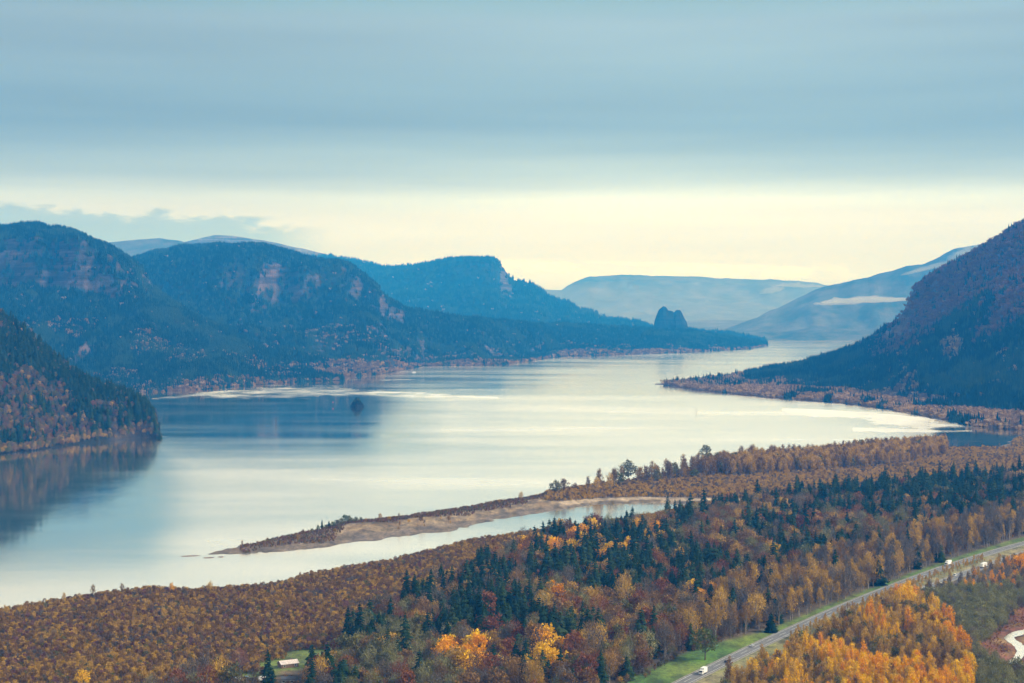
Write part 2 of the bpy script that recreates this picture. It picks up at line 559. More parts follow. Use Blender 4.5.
def ridge(name, crest, foot, profs, mat, dpx=2.0, nv=70, th=20.0, amp=25.0, gul=30.0, gs=260.0, zf=-1.0, back=1200.0, seed=1, label=None, rough=0.5):
    """A hill: its crest line, its foot line and the slope between them, with gullies, and a back slope."""
    c = np.array(crest, float); f = np.array(foot, float)
    px = np.arange(c[0, 0], c[-1, 0] + .1, dpx)
    cpy = np.interp(px, c[:, 0], c[:, 1]); cd = np.interp(px, c[:, 0], c[:, 2])
    cpy = cpy + (fbm(px / 14., px * 0, seed, 4) - .5) * 4.0 * rough
    fd = np.interp(px, f[:, 0], f[:, 1])
    fd = np.minimum(fd, cd - 40)
    v = np.concatenate([np.linspace(-0.03, 1, nv), 1 + np.linspace(.02, 1, 12) ** 1.3])
    pz = []
    for k, pr in profs:
        a = np.array(pr, float)
        pz.append(np.interp(np.clip(v, 0, 1), a[:, 0], a[:, 1]))
    pz = np.array(pz); kp = np.array([k for k, _ in profs], float)
    PR = np.empty((len(v), len(px)))
    for j in range(len(v)):
        PR[j] = np.interp(px, kp, pz[:, j])
    cxs = (px - 512) / FPX
    zc = np.array([at(p, y, d)[2] for p, y, d in zip(px, cpy, cd)]) - th * 0.85
    zc = np.maximum(zc, 1.5)
    fr = np.clip(v, None, 1)[:, None]
    D = fd + (cd - fd) * fr
    Z = zf + (zc - zf) * PR
    vb = np.clip(v - 1, 0, None)[:, None]
    bk = np.interp(px, [q[0] for q in back], [q[1] for q in back])[None, :] if isinstance(back, list) else back
    D = D + bk * vb
    Z = Z - (zc + 3) * (vb ** 1.3)
    cx0 = cxs / (CT)  # lateral slope per metre of depth
    X = D * cx0[None, :]
    w = np.sin(np.pi * np.clip(v, 0, 1)) ** .6
    w = (w * (v <= 1) + np.clip(vb[:, 0] * 1.5, 0, 1) * (1 - vb[:, 0]) * (v > 1))[:, None]
    rel = np.clip((zc - zf) / 150.0, 0.02, 1)[None, :]
    n1 = fbm(X / 420., D / 420., seed + 3, 5) - .5
    n2 = ridged(X / gs, D / (gs * 3.2), seed + 9, 4) - .55
    Z = Z + w * rel * (amp * 2 * n1 + gul * 2 * n2)
    D = D - w * rel * gul * 2.2 * n2
    X = D * cx0[None, :]
    Z[0] = -6.0; Z[-1] = -6.0
    Z[1:-1] = np.maximum(Z[1:-1], zf)
    me = grid_mesh(name, X, D, Z, mat)
    o = link(name, me)
    tag(o, label, None, None, 'structure')
    return dict(X=X, Y=D, Z=Z, nv=nv, px=px, v=v)


def scatter(rd, n, mask, seed=0, vmax=1.03):
    """area-weighted random points on a ridge grid; mask(px, v, slope, x, y, z) -> weight"""
    X, Y, Z = rd['X'], rd['Y'], rd['Z']
    r = np.random.default_rng(seed)
    jm = int(np.searchsorted(rd['v'], vmax))
    X, Y, Z = X[:jm], Y[:jm], Z[:jm]
    P = np.stack([X, Y, Z], -1)
    a, b, c, d = P[:-1, :-1], P[:-1, 1:], P[1:, 1:], P[1:, :-1]
    nrm = np.cross(c - a, d - b)
    ar = np.linalg.norm(nrm, axis=-1) / 2 + 1e-9
    nz = np.abs(nrm[..., 2]) / 2 / ar
    plan = ar * nz
    mid = (a + b + c + d) / 4
    vv = np.repeat(rd['v'][:jm - 1, None], X.shape[1] - 1, 1); pp = np.repeat(rd['px'][None, :-1], jm - 1, 0)
    w = (plan * .7 + ar * .3) * mask(pp, vv, nz, mid[..., 0], mid[..., 1], mid[..., 2])
    w = np.clip(w, 0, None).ravel(); w /= w.sum()
    q = r.choice(len(w), n, p=w)
    s, t = r.random(n)[:, None], r.random(n)[:, None]
    a, b, c, d = (k.reshape(-1, 3)[q] for k in (a, b, c, d))
    pts = (a * (1 - s) + b * s) * (1 - t) + (d * (1 - s) + c * s) * t
    return pts, nz.ravel()[q], vv.ravel()[q], pp.ravel()[q]


# --- left near hill (A)
A = ridge('hill', [(-140, 255, 3050), (-60, 280, 3050), (0, 306, 3000), (30, 325, 2980), (58, 351, 2960), (80, 368, 2940), (100, 378, 2930), (118, 384, 2920), (135, 392, 2900), (146, 399, 2890), (153, 407, 2870), (157, 425, 2840), (160, 441, 2800)],
          [(-140, 2350), (0, 2460), (40, 2540), (70, 2640), (100, 2700), (135, 2790), (150, 2800), (160, 2795)],
          [(-140, [(0, 0), (.12, .03), (.5, .45), (1, 1)]), (60, [(0, 0), (.15, .05), (.6, .55), (1, 1)]), (100, [(0, 0), (.1, .10), (.4, .62), (1, 1)]), (135, [(0, 0), (.2, .65), (.5, .9), (1, 1)]), (160, [(0, 0), (.1, .6), (.5, 1), (1, 1)])],
          M['hill_near'], dpx=1.0, nv=60, th=17, amp=14, gul=12, gs=120, seed=5, back=900)
# --- left mountain (B)
B = ridge('mountain', [(-160, 222, 6500), (-60, 224, 6500), (0, 226, 6450), (38, 227, 6400), (50, 231, 6400), (75, 232, 6350), (90, 240, 6300), (110, 249, 6250), (130, 256, 6200), (142, 265, 6150), (151, 277, 6100), (158, 286, 6050), (176, 300, 5950), (205, 318, 5850), (235, 332, 5700), (270, 350, 5500), (310, 366, 5300), (345, 376, 5200)],
          [(-160, 4300), (0, 4350), (148, 4420), (200, 4560), (250, 4820), (290, 5020), (345, 5150)],
          [(-160, [(0, 0), (.25, .10), (.52, .36), (.62, .46), (.70, .86), (.86, .95), (1, 1)]), (110, [(0, 0), (.25, .10), (.55, .38), (.64, .48), (.72, .86), (.86, .95), (1, 1)]), (155, [(0, 0), (.3, .15), (.6, .5), (.8, .72), (.9, .9), (1, 1)]), (345, [(0, 0), (.5, .5), (1, 1)])],
          M['hill'], dpx=1.6, nv=100, th=22, amp=60, gul=60, gs=330, seed=11)
# --- second left mountain (C)
Cc = ridge('mountain', [(60, 262, 8200), (100, 262, 8200), (130, 258, 8200), (152, 252, 8200), (180, 246, 8200), (210, 244, 8200), (262, 243, 8100), (290, 249, 8050), (312, 255, 8000), (335, 259, 7950), (356, 266, 7900), (368, 275, 7850), (380, 286, 7800), (388, 297, 7800), (405, 306, 7850), (430, 309, 7900), (460, 314, 8100), (490, 318, 8400), (520, 321, 8800), (560, 322, 9400), (610, 324, 9700), (640, 325, 9800), (655, 326.5, 9900), (690, 328, 10000), (710, 331, 10100), (740, 336, 10300), (768, 341, 10600)],
           [(60, 5400), (250, 4870), (290, 5060), (340, 5450), (380, 5680), (400, 5980), (425, 6520), (500, 6640), (520, 6950), (560, 7850), (590, 8000), (650, 8380), (700, 8800), (750, 9500), (768, 10400)],
           [(60, [(0, 0), (.3, .15), (.62, .42), (.74, .82), (1, 1)]), (300, [(0, 0), (.3, .16), (.66, .46), (.74, .80), (.86, .94), (1, 1)]), (385, [(0, 0), (.3, .2), (.72, .5), (.8, .85), (1, 1)]), (420, [(0, 0), (.2, .04), (.5, .5), (1, 1)]), (560, [(0, 0), (.35, .08), (.7, .6), (1, 1)]), (768, [(0, 0), (.4, .3), (1, 1)])],
           M['hill'], dpx=1.6, nv=100, th=22, amp=60, gul=60, gs=340, seed=23)
# --- third mountain with the flat top (D)
Dd = ridge('mountain', [(250, 262, 14500), (330, 254, 14500), (350, 257, 14500), (370, 262, 14400), (392, 266, 14300), (410, 265, 14200), (430, 261, 14000), (450, 258, 13900), (494, 257, 13700), (500, 262, 13600), (507, 271, 13600), (513, 278, 13600), (532, 282, 13600), (545, 291, 13500), (560, 299, 13400), (567, 299, 13400), (578, 307, 13300), (592, 309, 13200), (608, 317, 13200), (640, 320, 13000), (655, 327, 13000), (690, 329, 12600), (730, 332, 12300), (766, 338, 12000)],
           [(250, 9500), (500, 9400), (600, 10400), (700, 11300), (766, 11700)],
           [(250, [(0, 0), (.35, .15), (.7, .55), (1, 1)]), (480, [(0, 0), (.35, .15), (.75, .6), (.84, .92), (1, 1)]), (560, [(0, 0), (.4, .25), (.8, .7), (1, 1)]), (766, [(0, 0), (1, 1)])],
           M['hill'], dpx=2, nv=60, th=20, amp=45, gul=45, gs=600, seed=31, rough=.35)
# --- distant ridges behind the left mountains
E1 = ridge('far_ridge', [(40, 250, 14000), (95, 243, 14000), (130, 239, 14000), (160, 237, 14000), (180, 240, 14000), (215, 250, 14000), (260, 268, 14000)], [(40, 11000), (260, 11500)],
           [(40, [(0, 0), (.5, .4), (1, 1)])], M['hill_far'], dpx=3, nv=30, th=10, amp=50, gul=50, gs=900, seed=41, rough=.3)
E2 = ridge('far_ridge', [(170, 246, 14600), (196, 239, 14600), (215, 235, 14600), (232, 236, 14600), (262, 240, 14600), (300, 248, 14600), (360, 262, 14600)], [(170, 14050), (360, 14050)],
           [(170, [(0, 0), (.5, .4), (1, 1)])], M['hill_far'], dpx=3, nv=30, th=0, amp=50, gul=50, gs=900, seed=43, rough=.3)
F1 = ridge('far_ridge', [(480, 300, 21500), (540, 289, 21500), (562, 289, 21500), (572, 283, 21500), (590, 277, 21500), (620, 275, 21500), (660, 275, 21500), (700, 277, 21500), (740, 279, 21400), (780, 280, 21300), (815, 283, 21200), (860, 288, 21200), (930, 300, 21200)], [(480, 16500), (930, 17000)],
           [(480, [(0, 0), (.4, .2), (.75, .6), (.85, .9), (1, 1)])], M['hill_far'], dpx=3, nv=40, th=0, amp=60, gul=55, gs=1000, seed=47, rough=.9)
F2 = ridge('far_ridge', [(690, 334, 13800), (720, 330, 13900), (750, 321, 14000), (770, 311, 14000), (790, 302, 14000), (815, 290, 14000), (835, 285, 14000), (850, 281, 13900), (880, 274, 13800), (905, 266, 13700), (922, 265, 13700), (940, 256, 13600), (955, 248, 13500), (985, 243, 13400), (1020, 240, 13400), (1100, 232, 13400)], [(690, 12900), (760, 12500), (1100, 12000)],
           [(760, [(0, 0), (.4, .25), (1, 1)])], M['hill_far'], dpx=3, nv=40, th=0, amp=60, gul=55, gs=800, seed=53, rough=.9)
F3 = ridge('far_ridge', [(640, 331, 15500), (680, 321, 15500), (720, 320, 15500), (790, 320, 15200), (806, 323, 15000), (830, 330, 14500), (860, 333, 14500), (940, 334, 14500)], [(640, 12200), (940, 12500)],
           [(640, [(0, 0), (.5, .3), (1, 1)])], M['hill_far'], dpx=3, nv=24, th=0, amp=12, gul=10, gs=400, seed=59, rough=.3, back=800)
# --- beacon rock
BR = ridge('rock_tower', [(653, 330, 10700), (654.5, 321, 10700), (657, 314, 10700), (659, 310, 10700), (663, 306.5, 10700), (666, 307.5, 10700), (668, 310.5, 10700), (672, 311, 10700), (674, 312.5, 10700), (676, 310, 10700), (680, 309.5, 10700), (682, 312.5, 10700), (684, 317, 10700), (687, 322, 10700), (688.5, 330, 10700)],
           [(652, 10500), (690, 10500)], [(652, [(0, 0), (.2, .35), (.35, .8), (.7, .97), (1, 1)])], M['rock'], dpx=.5, nv=30, th=2, amp=4, gul=5, gs=70, seed=61, rough=.5, back=260)
# --- right mountain (G)
G = ridge('mountain', [(655, 384.5, 4880), (668, 382, 4900), (690, 378, 5000), (720, 373, 5150), (745, 370, 5300), (770, 366, 5400), (800, 360, 5450), (830, 353, 5450), (850, 346, 5400), (868, 337, 5300), (885, 325, 5200), (897, 315, 5100), (904, 305, 5050), (908, 295, 5000), (914, 284, 5000), (925, 274, 5000), (945, 263, 4950), (965, 252, 4900), (985, 240, 4850), (998, 233, 4800), (1024, 217, 4750), (1070, 196, 4700), (1130, 172, 4600), (1230, 150, 4500)],
          [(655, 4820), (668, 4740), (700, 4500), (740, 4270), (780, 4090), (840, 3900), (880, 3690), (920, 3440), (945, 3300), (970, 3140), (1000, 3060), (1060, 2970), (1230, 2960)],
          [(655, [(0, 0), (1, 1)]), (760, [(0, 0), (.05, .08), (.5, .16), (1, 1)]), (860, [(0, 0), (.3, .03), (.6, .4), (1, 1)]), (905, [(0, 0), (.25, .03), (.6, .36), (.86, .66), (.95, .96), (1, 1)]), (980, [(0, 0), (.22, .02), (.55, .34), (.8, .7), (.88, .86), (1, 1)]), (1230, [(0, 0), (.2, .02), (.55, .36), (1, 1)])],
          M['hill_mauve'], dpx=1.4, nv=110, th=20, amp=34, gul=38, gs=230, seed=67, back=[(655, 40), (700, 250), (800, 1200)])

hill_kinds = []


def forest(rd, n, name, label, mask, p_aut, seed, smin=.75, smax=1.25, mauve=None, cat='forest', aq=.55):
    pts, nz, v, px = scatter(rd, n, mask, seed)
    r = np.random.default_rng(seed + 1)
    pa = p_aut(px, v, pts[:, 0], pts[:, 1])
    u = r.random(n)
    idx = r.integers(0, 3, n)
    idx = np.where((r.random(n) < .30) | (fbm(pts[:, 0] / 120., pts[:, 1] / 150., seed, 3) > .60), 6, idx)
    aut = u < pa
    idx = np.where(aut, np.where(r.random(n) < aq, 3, 4), idx)
    if mauve is not None:
        mv = r.random(n) < mauve(px, v, pts[:, 0], pts[:, 1])
        idx = np.where(mv, np.where(r.random(n) < .8, 5, 4), idx)
    scl = r.uniform(smin, smax, n) * np.where(np.isin(idx, (3, 4)), .8, 1)
    pts[:, 2] -= 1.0
    mass(name, pts, r.uniform(0, 6.28, n), scl, idx, HILLSET, label, cat)


def sl(nz, lo=.45, hi=.7):
    return np.clip((nz - lo) / (hi - lo), 0.10, 1)


forest(B, 34000, 'hillside_forest', 'dark blue-green conifer forest on the mountain with pink cliffs behind the small steep headland',
       lambda p, v, nz, x, y, z: sl(nz, .6, .8), lambda p, v, x, y: .02 + .4 * (fbm(x / 130., y / 170., 5, 4) > .56) * (v < .5) + .5 * (v < .07), 101, .5, .9, aq=.3)
forest(Cc, 34000, 'hillside_forest', 'dark conifer forest on the rounded mountain and the long low ridge running to the rock tower',
       lambda p, v, nz, x, y, z: sl(nz, .6, .8), lambda p, v, x, y: .015 + .36 * (fbm(x / 150., y / 220., 15, 4) > .57) * (v < .45) + .75 * (v < .10), 103, .55, .95, aq=.35)
forest(Dd, 14000, 'hillside_forest', 'hazy conifer forest on the flat-topped mountain in the middle distance',
       lambda p, v, nz, x, y, z: sl(nz, .6, .8), lambda p, v, x, y: .02 + 0 * v, 105, 1.0, 1.5)
forest(G, 26000, 'hillside_forest', 'conifer forest on the steep mountain across the river with mauve leafless upper slope',
       lambda p, v, nz, x, y, z: sl(nz, .5, .75) * np.where((v > .62) & (p > 880), .8, 1.0) * np.clip((p - 658) / 25, 0, 1),
       lambda p, v, x, y: .02 + .95 * (v < .26 + .2 * (fbm(x / 90., y / 120., 39, 3) - .4)) * (fbm(x / 70., y / 90., 35, 3) > .36) + .8 * (fbm(x / 100., y / 150., 25, 3) > .72) * (v < .6) + .85 * (p < 745 + 40 * (v < .6)) + .85 * (((p - 952) / 12) ** 2 + ((v - .52) / .05) ** 2 < 1) + .97 * (p > 960 - 60 * (v < .1)) * (v < .2) * (v > .01), 107, .6, 1.0,
       mauve=lambda p, v, x, y: np.clip((p - 860) / 40, 0, 1) * np.clip((v - .60 + .14 * (fbm(x / 150., y / 150., 45, 3) - .5) * 2 - (p < 950) * 0) / .06, 0, 1) * .9)
# near left hill keeps detailed trees
NEARSET = template_collection('near_set', [
    joined('conifer', 0, 'conifer'), joined('conifer', 1, 'conifer'), joined('conifer', 2, 'conifer'), joined('conifer', 3, 'conifer'),
    joined('broad', 0, 'brown'), joined('broad', 1, 'rust'), joined('broad', 2, 'brown'), joined('broad', 3, 'mauve'),
    joined('broad', 0, 'tan'), joined('broad', 1, 'orange'), joined('broad', 2, 'olive'), joined('broad', 3, 'green'),
    joined('bare', 0, 'grey'), joined('bare', 1, 'mauve'), joined('bare', 2, 'brown'), joined('bare', 0, 'tan'),
    joined('poplar', 0, 'orange'), joined('poplar', 1, 'yellow'), joined('poplar', 2, 'tan'), joined('poplar', 0, 'brown'),
    joined('wispy', 0, 'tan'), joined('wispy', 1, 'grey'), joined('wispy', 2, 'brown'), joined('wispy', 0, 'orange'),
    joined('broad', 0, 'willow'), joined('bare', 1, 'willow'), joined('broad', 2, 'yellow'), joined('bare', 2, 'willow'),
    joined('shrub', 0, 'tan'), joined('shrub', 1, 'brown'), joined('shrub', 2, 'rust'), joined('shrub', 0, 'grey'), joined('shrub', 1, 'orange'),
    joined('shrub', 2, 'olive'), joined('shrub', 0, 'mauve'), joined('shrub', 1, 'yellow'),
    joined('bare', 0, 'rust'), joined('poplar', 2, 'olive'), joined('wispy', 2, 'yellow'), joined('bare', 1, 'olive'),
])
NS = {('conifer', 'conifer'): [0, 1, 2, 3], ('broad', 'brown'): [4, 6], ('broad', 'rust'): [5], ('broad', 'mauve'): [7], ('broad', 'tan'): [8], ('broad', 'orange'): [9], ('broad', 'olive'): [10], ('broad', 'green'): [11],
      ('bare', 'grey'): [12], ('bare', 'mauve'): [13], ('bare', 'brown'): [14], ('bare', 'tan'): [15], ('poplar', 'orange'): [16], ('poplar', 'yellow'): [17], ('poplar', 'tan'): [18], ('poplar', 'brown'): [19],
      ('wispy', 'tan'): [20], ('wispy', 'grey'): [21], ('wispy', 'brown'): [22], ('wispy', 'orange'): [23], ('broad', 'willow'): [24], ('bare', 'willow'): [25, 27], ('broad', 'yellow'): [26],
      ('shrub', 'tan'): [28], ('shrub', 'brown'): [29], ('shrub', 'rust'): [30], ('shrub', 'grey'): [31], ('shrub', 'orange'): [32], ('shrub', 'olive'): [33], ('shrub', 'mauve'): [34], ('shrub', 'yellow'): [35], ('bare', 'rust'): [36], ('poplar', 'olive'): [37], ('wispy', 'yellow'): [38], ('bare', 'olive'): [39]}


def near_hill():
    n = 7500
    pts, nz, v, px = scatter(A, n, lambda p, v, nz, x, y, z: np.where(p > 118, 1.6, sl(nz, .45, .7)) * (v > .02), 109)
    r = np.random.default_rng(110)
    cn = fbm(pts[:, 0] / 50., pts[:, 1] / 80., 77, 3)
    con = (r.random(n) < np.clip((cn - .44) * 4 + .14 + (v > .9) * .5 + (px > 70) * .22, .06, .92)) & (v > .10)
    low = v < .16
    ch = np.where(r.random(n) < .5, 4, np.where(r.random(n) < .35, 5, 14))
    ch = np.where(r.random(n) < .25, 7, ch)
    ch = np.where(r.random(n) < .35, 12, ch)
    ch = np.where(r.random(n) < .15, 10, ch)
    ch = np.where(r.random(n) < .08, 8, ch)
    lowc = r.choice([8, 10, 15, 4, 4, 12, 11, 14], n)
    ch = np.where(low, lowc, ch)
    ch = np.where(con, r.integers(0, 4, n), ch)
    pts[:, 2] -= .5
    mass('hillside_forest', pts, r.uniform(0, 6.28, n), r.uniform(.65, 1.1, n) * np.where(con, .85, .8), ch, NEARSET, 'rust brown and dark green trees covering the small steep headland at the water', 'forest')


near_hill()

# ------------------------------------------------------------------ low land
SHORE_NEAR = [(-420, 668), (-200, 640), (-60, 620), (0, 613), (30, 607), (60, 603), (100, 596), (150, 591), (200, 592), (240, 590), (270, 588), (300, 578), (340, 571), (380, 565), (420, 555), (460, 545), (500, 538), (540, 532), (580, 527), (620, 522), (650, 517), (676, 511), (690, 506)]
SPIT_LOW = [(690, 504), (672, 503.5), (640, 503), (600, 504), (575, 507), (555, 511), (520, 516), (490, 521), (470, 526), (450, 531), (420, 534), (400, 536), (380, 540), (345, 543), (330, 546), (310, 549), (280, 552), (250, 553.5), (232, 554), (212, 554)]
SPIT_UP = [(214, 552), (228, 548), (245, 545), (270, 539), (300, 533), (330, 527), (345, 523), (400, 518), (430, 513), (470, 507), (490, 503), (520, 499), (545, 494), (565, 491), (590, 487), (620, 483), (650, 477), (700, 468), (760, 461), (800, 458), (850, 452), (900, 448), (925, 446), (937, 445), (950, 448), (965, 449), (985, 449), (1005, 445), (1018, 438), (1060, 436.5), (1150, 436), (1500, 436)]
poly_px = SHORE_NEAR + SPIT_LOW + SPIT_UP + [(1500, 1400), (-420, 1400)]
PXY = np.array([gp(a, b, 0.0) for a, b in poly_px])


def sdist(x, y, P, closed=True):
    """signed distance (+ inside) to polygon P"""
    sh = x.shape
    x = x.ravel(); y = y.ravel()
    best = np.full(x.shape, 1e18); inside = np.zeros(x.shape, bool)
    n = len(P)
    for i in range(n if closed else n - 1):
        ax, ay = P[i]; bx, by = P[(i + 1) % n]
        dx, dy = bx - ax, by - ay
        t = np.clip(((x - ax) * dx + (y - ay) * dy) / (dx * dx + dy * dy + 1e-9), 0, 1)
        best = np.minimum(best, (x - ax - t * dx) ** 2 + (y - ay - t * dy) ** 2)
        if closed:
            c = (ay > y) != (by > y)
            xi = ax + (y - ay) * dx / (dy if abs(dy) > 1e-9 else 1e-9)
            inside ^= c & (x < xi)
    d = np.sqrt(best)
    if closed:
        d = np.where(inside, d, -d)
    return d.reshape(sh)


# the highway, surveyed as a centre line of its median
GZ = 3.0
HWY_PX = [(560, 766), (640, 722), (680, 698), (702, 685), (719, 677), (743, 664.5), (766, 652.5), (813, 630), (860, 608), (912, 586.5), (962, 567.5), (1020, 549), (1080, 533), (1200, 507), (1400, 478)]
HW = np.array([gp(a, b, GZ) for a, b in HWY_PX])


def smooth_line(P, n):
    P = np.asarray(P, float)
    s = np.concatenate([[0], np.cumsum(np.linalg.norm(np.diff(P, axis=0), axis=1))])
    t = np.linspace(0, s[-1], n)
    Q = np.stack([np.interp(t, s, P[:, 0]), np.interp(t, s, P[:, 1])], 1)
    k = max(3, n // 22) | 1
    pad = np.concatenate([np.repeat(Q[:1], k // 2, 0) - (Q[k // 2:0:-1] - Q[:1]) * 0, Q, np.repeat(Q[-1:], k // 2, 0)])
    S = np.stack([np.convolve(pad[:, j], np.ones(k) / k, 'valid') for j in (0, 1)], 1)
    return S[k // 2:-(k // 2)]


HWS = smooth_line(HW, 160)
HT = np.gradient(HWS, axis=0); HT /= np.linalg.norm(HT, axis=1)[:, None]
HN = np.stack([HT[:, 1], -HT[:, 0]], 1)   # to the right of travel direction (away from river)


def hw_off(x, y):
    """signed offset from the highway centre line, + on the right-hand side"""
    sh = x.shape; x = x.ravel(); y = y.ravel()
    best = np.full(x.shape, 1e18); sg = np.zeros(x.shape)
    for i in range(0, len(HWS) - 1):
        ax, ay = HWS[i]; bx, by = HWS[i + 1]
        dx, dy = bx - ax, by - ay
        t = np.clip(((x - ax) * dx + (y - ay) * dy) / (dx * dx + dy * dy), 0, 1)
        ex, ey = x - ax - t * dx, y - ay - t * dy
        d2 = ex * ex + ey * ey
        m = d2 < best
        best = np.where(m, d2, best)
        sg = np.where(m, np.sign(ex * dy - ey * dx), sg)
    return (np.sqrt(best) * sg).reshape(sh)


POND_PX = [(1080, 622), (1024, 629), (1012, 632), (1003, 637), (1007, 641), (1014, 646), (1017, 651), (1013, 658), (1006, 663), (1016, 664), (1023, 657), (1027, 649), (1022, 643), (1016, 640), (1014, 637), (1026, 634), (1080, 630)]
PONDP = np.array([gp(a, b, 2.0) for a, b in POND_PX])

pys = np.concatenate([np.arange(800, 560, -3.0), np.arange(560, 484, -1.0), np.arange(484, 432, -.6)])
pys = np.concatenate([[1400, 1150, 1000, 920, 860], pys])
pxs = np.arange(-420, 1460, 3.0)
GXX, GYY = np.meshgrid(pxs, pys)
LX, LY = gp(GXX, GYY, 0.0)
sd = sdist(LX, LY, PXY)
shn = (fbm(LX / 22., LY / 22., 3, 4) - .5) + .9 * (fbm(LX / 9., LY / 12., 4, 3) - .5) * ((LY > 1330) & (LX < 120) & (LY < 1760))
sdn = sd + shn * (9 + LY / 260.)
# thin spit tip: less noise
Z = np.where(sdn > 0, GZ * (1 - np.exp(-sdn / 16.0)), np.maximum(sdn * .08, -3.0))
hoff = hw_off(LX, LY)
inl = np.clip((sdn - 30) / 60, 0, 1) * np.clip((np.abs(hoff) - 45) / 40, 0, 1)
Z = Z + inl * (fbm(LX / 90., LY / 90., 8, 3) - .5) * 2.0
# sand dunes on the spit
PXg, PYg = proj(LX, LY, np.zeros_like(LX))
spit = (PXg > 205) & (PXg < 575) & (PYg < 560) & (PYg > 488) & (sd > -6)
up_y = np.interp(PXg, [p[0] for p in SPIT_UP][:14], [p[1] for p in SPIT_UP][:14])
lo_y = np.interp(PXg, [p[0] for p in SPIT_LOW][::-1], [p[1] for p in SPIT_LOW][::-1])
rel = np.clip((PYg - up_y) / np.maximum(lo_y - up_y, .5), 0, 1)
dune = np.where(spit, np.clip(1 - np.abs(rel - .45) / .5, 0, 1) ** 1.5 * np.clip((PXg - 320) / 30, 0, 1), 0)
Z = Z + dune * (1.5 + 4.0 * fbm(LX / 30., LY / 45., 71, 3) * np.exp(-((PXg - 370) / 60) ** 2) + 2.0 * fbm(LX / 25., LY / 30., 73, 3))
pnd = sdist(LX, LY, PONDP)
Z = np.where(pnd > -4, np.where(pnd > 0, np.minimum(Z, 1.0), np.minimum(Z, 2.2 - pnd * .2)), Z)
Z = np.where(LY < 850, np.minimum(Z + (850 - LY) * .25, 120), Z)  # the slope rising to the viewpoint


def mixc(a, b, t):
    return a * (1 - t[..., None]) + np.array(b)[None, None, :] * t[..., None]


base = np.zeros(LX.shape + (3,)) + np.array((0.075, 0.055, 0.035))
nA = fbm(LX / 14., LY / 14., 91, 4); nB = fbm(LX / 60., LY / 60., 95, 3)
base = mixc(base, (0.13, 0.085, 0.04), np.clip(nA * 2 - .6, 0, 1))
sandt = np.where(spit, np.clip((rel - .28 + (nB - .5) * .9) / .12, 0, 1) * np.clip((PXg - 240) / 70, 0.15, 1), 0)
sand_c = (0.27, 0.19, 0.105)
base = mixc(base, (0.13, 0.10, 0.07), spit * .7)
base = mixc(base, sand_c, sandt)
base = mixc(base, (0.14, 0.10, 0.075), spit * np.clip((fbm(LX / 9., LY / 22., 97, 4) - .5) * 6, 0, 1) * .9)
base = mixc(base, (0.10, 0.085, 0.07), spit * np.clip(1 - np.abs(np.mod(rel * 3.1 + nB * 1.6, 1) - .5) / .09, 0, 1) * .6)
base = mixc(base, (0.16, 0.09, 0.03), spit * np.clip((fbm(LX / 12., LY / 30., 98, 3) - .55) * 8, 0, 1) * .6)
base = mixc(base, (0.13, 0.10, 0.08), spit * np.clip((rel - .70 + .3 * (nA - .5)) / .12, 0, 1) * .85)
beach = np.clip(1 - np.abs(sdn - 2) / 5, 0, 1) * (PXg < 960) * .8 * (spit | ((PXg > 540) & (PYg > 498) & (PXg < 720) & (PYg < 512)))
beach = beach * np.where(spit, .15, 1)
beach = np.maximum(beach, np.where((PXg > 560) & (PXg < 745) & (np.abs(PYg - np.interp(PXg, [560, 600, 640, 745], [505, 500.5, 499.5, 501])) < 2.2), 1, 0))
base = mixc(base, (0.36, 0.27, 0.18), beach)
wet = np.clip(1 - np.abs(sdn) / 3.5, 0, 1) * (sdn < 3)
base = mixc(base, (0.10, 0.085, 0.065), wet * .8)
# far flats behind the tree row
flat = (PYg < 470) & (PXg > 840)
base = mixc(base, (0.17, 0.12, 0.08), np.clip((nA - .35) * 3, 0, 1) * flat)
# grass verge along the highway, left-hand meadow
wv = np.interp(PXg, [560, 690, 725, 760, 800, 900, 1024], [34, 34, 27, 18, 15, 14, 20])
gm = np.clip((hoff + wv + 12) / 4, 0, 1) * np.clip((17 - hoff) / 3, 0, 1) * (LY > 860)
gcol = mixc(np.zeros_like(base) + np.array((0.06, 0.14, 0.012)), (0.15, 0.18, 0.025), np.clip((nB - .4) * 3, 0, 1))
gcol = mixc(gcol, (0.26, 0.21, 0.11), np.clip((hoff + 8) / 3, 0, 1) * np.clip((nA + .25), 0, 1))
base = base * (1 - gm[..., None]) + gcol * gm[..., None]
lawn = np.zeros_like(nA)
for (a, b, w, h) in ((322, 655, 46, 4.5), (286, 667, 30, 7), (392, 640, 12, 2.5), (240, 678, 30, 5), (258, 655, 10, 2.5), (985, 592, 14, 5)):
    lawn = np.maximum(lawn, np.clip(1.4 - np.hypot((PXg - a) / w, (PYg - b) / h) * 1.0 + (nA - .5) * .5, 0, .35) / .35)
base = mixc(base, (0.11, 0.15, 0.02), lawn)
marsh = np.clip((PXg - 965 + (nB - .5) * 40) / 10, 0, 1) * np.clip((PYg - 598) / 8, 0, 1) * (hoff > 30)
base = mixc(base, (0.15, 0.05, 0.025), marsh)
base = mixc(base, (0.22, 0.13, 0.05), marsh * np.clip((nA - .52) * 5, 0, 1))

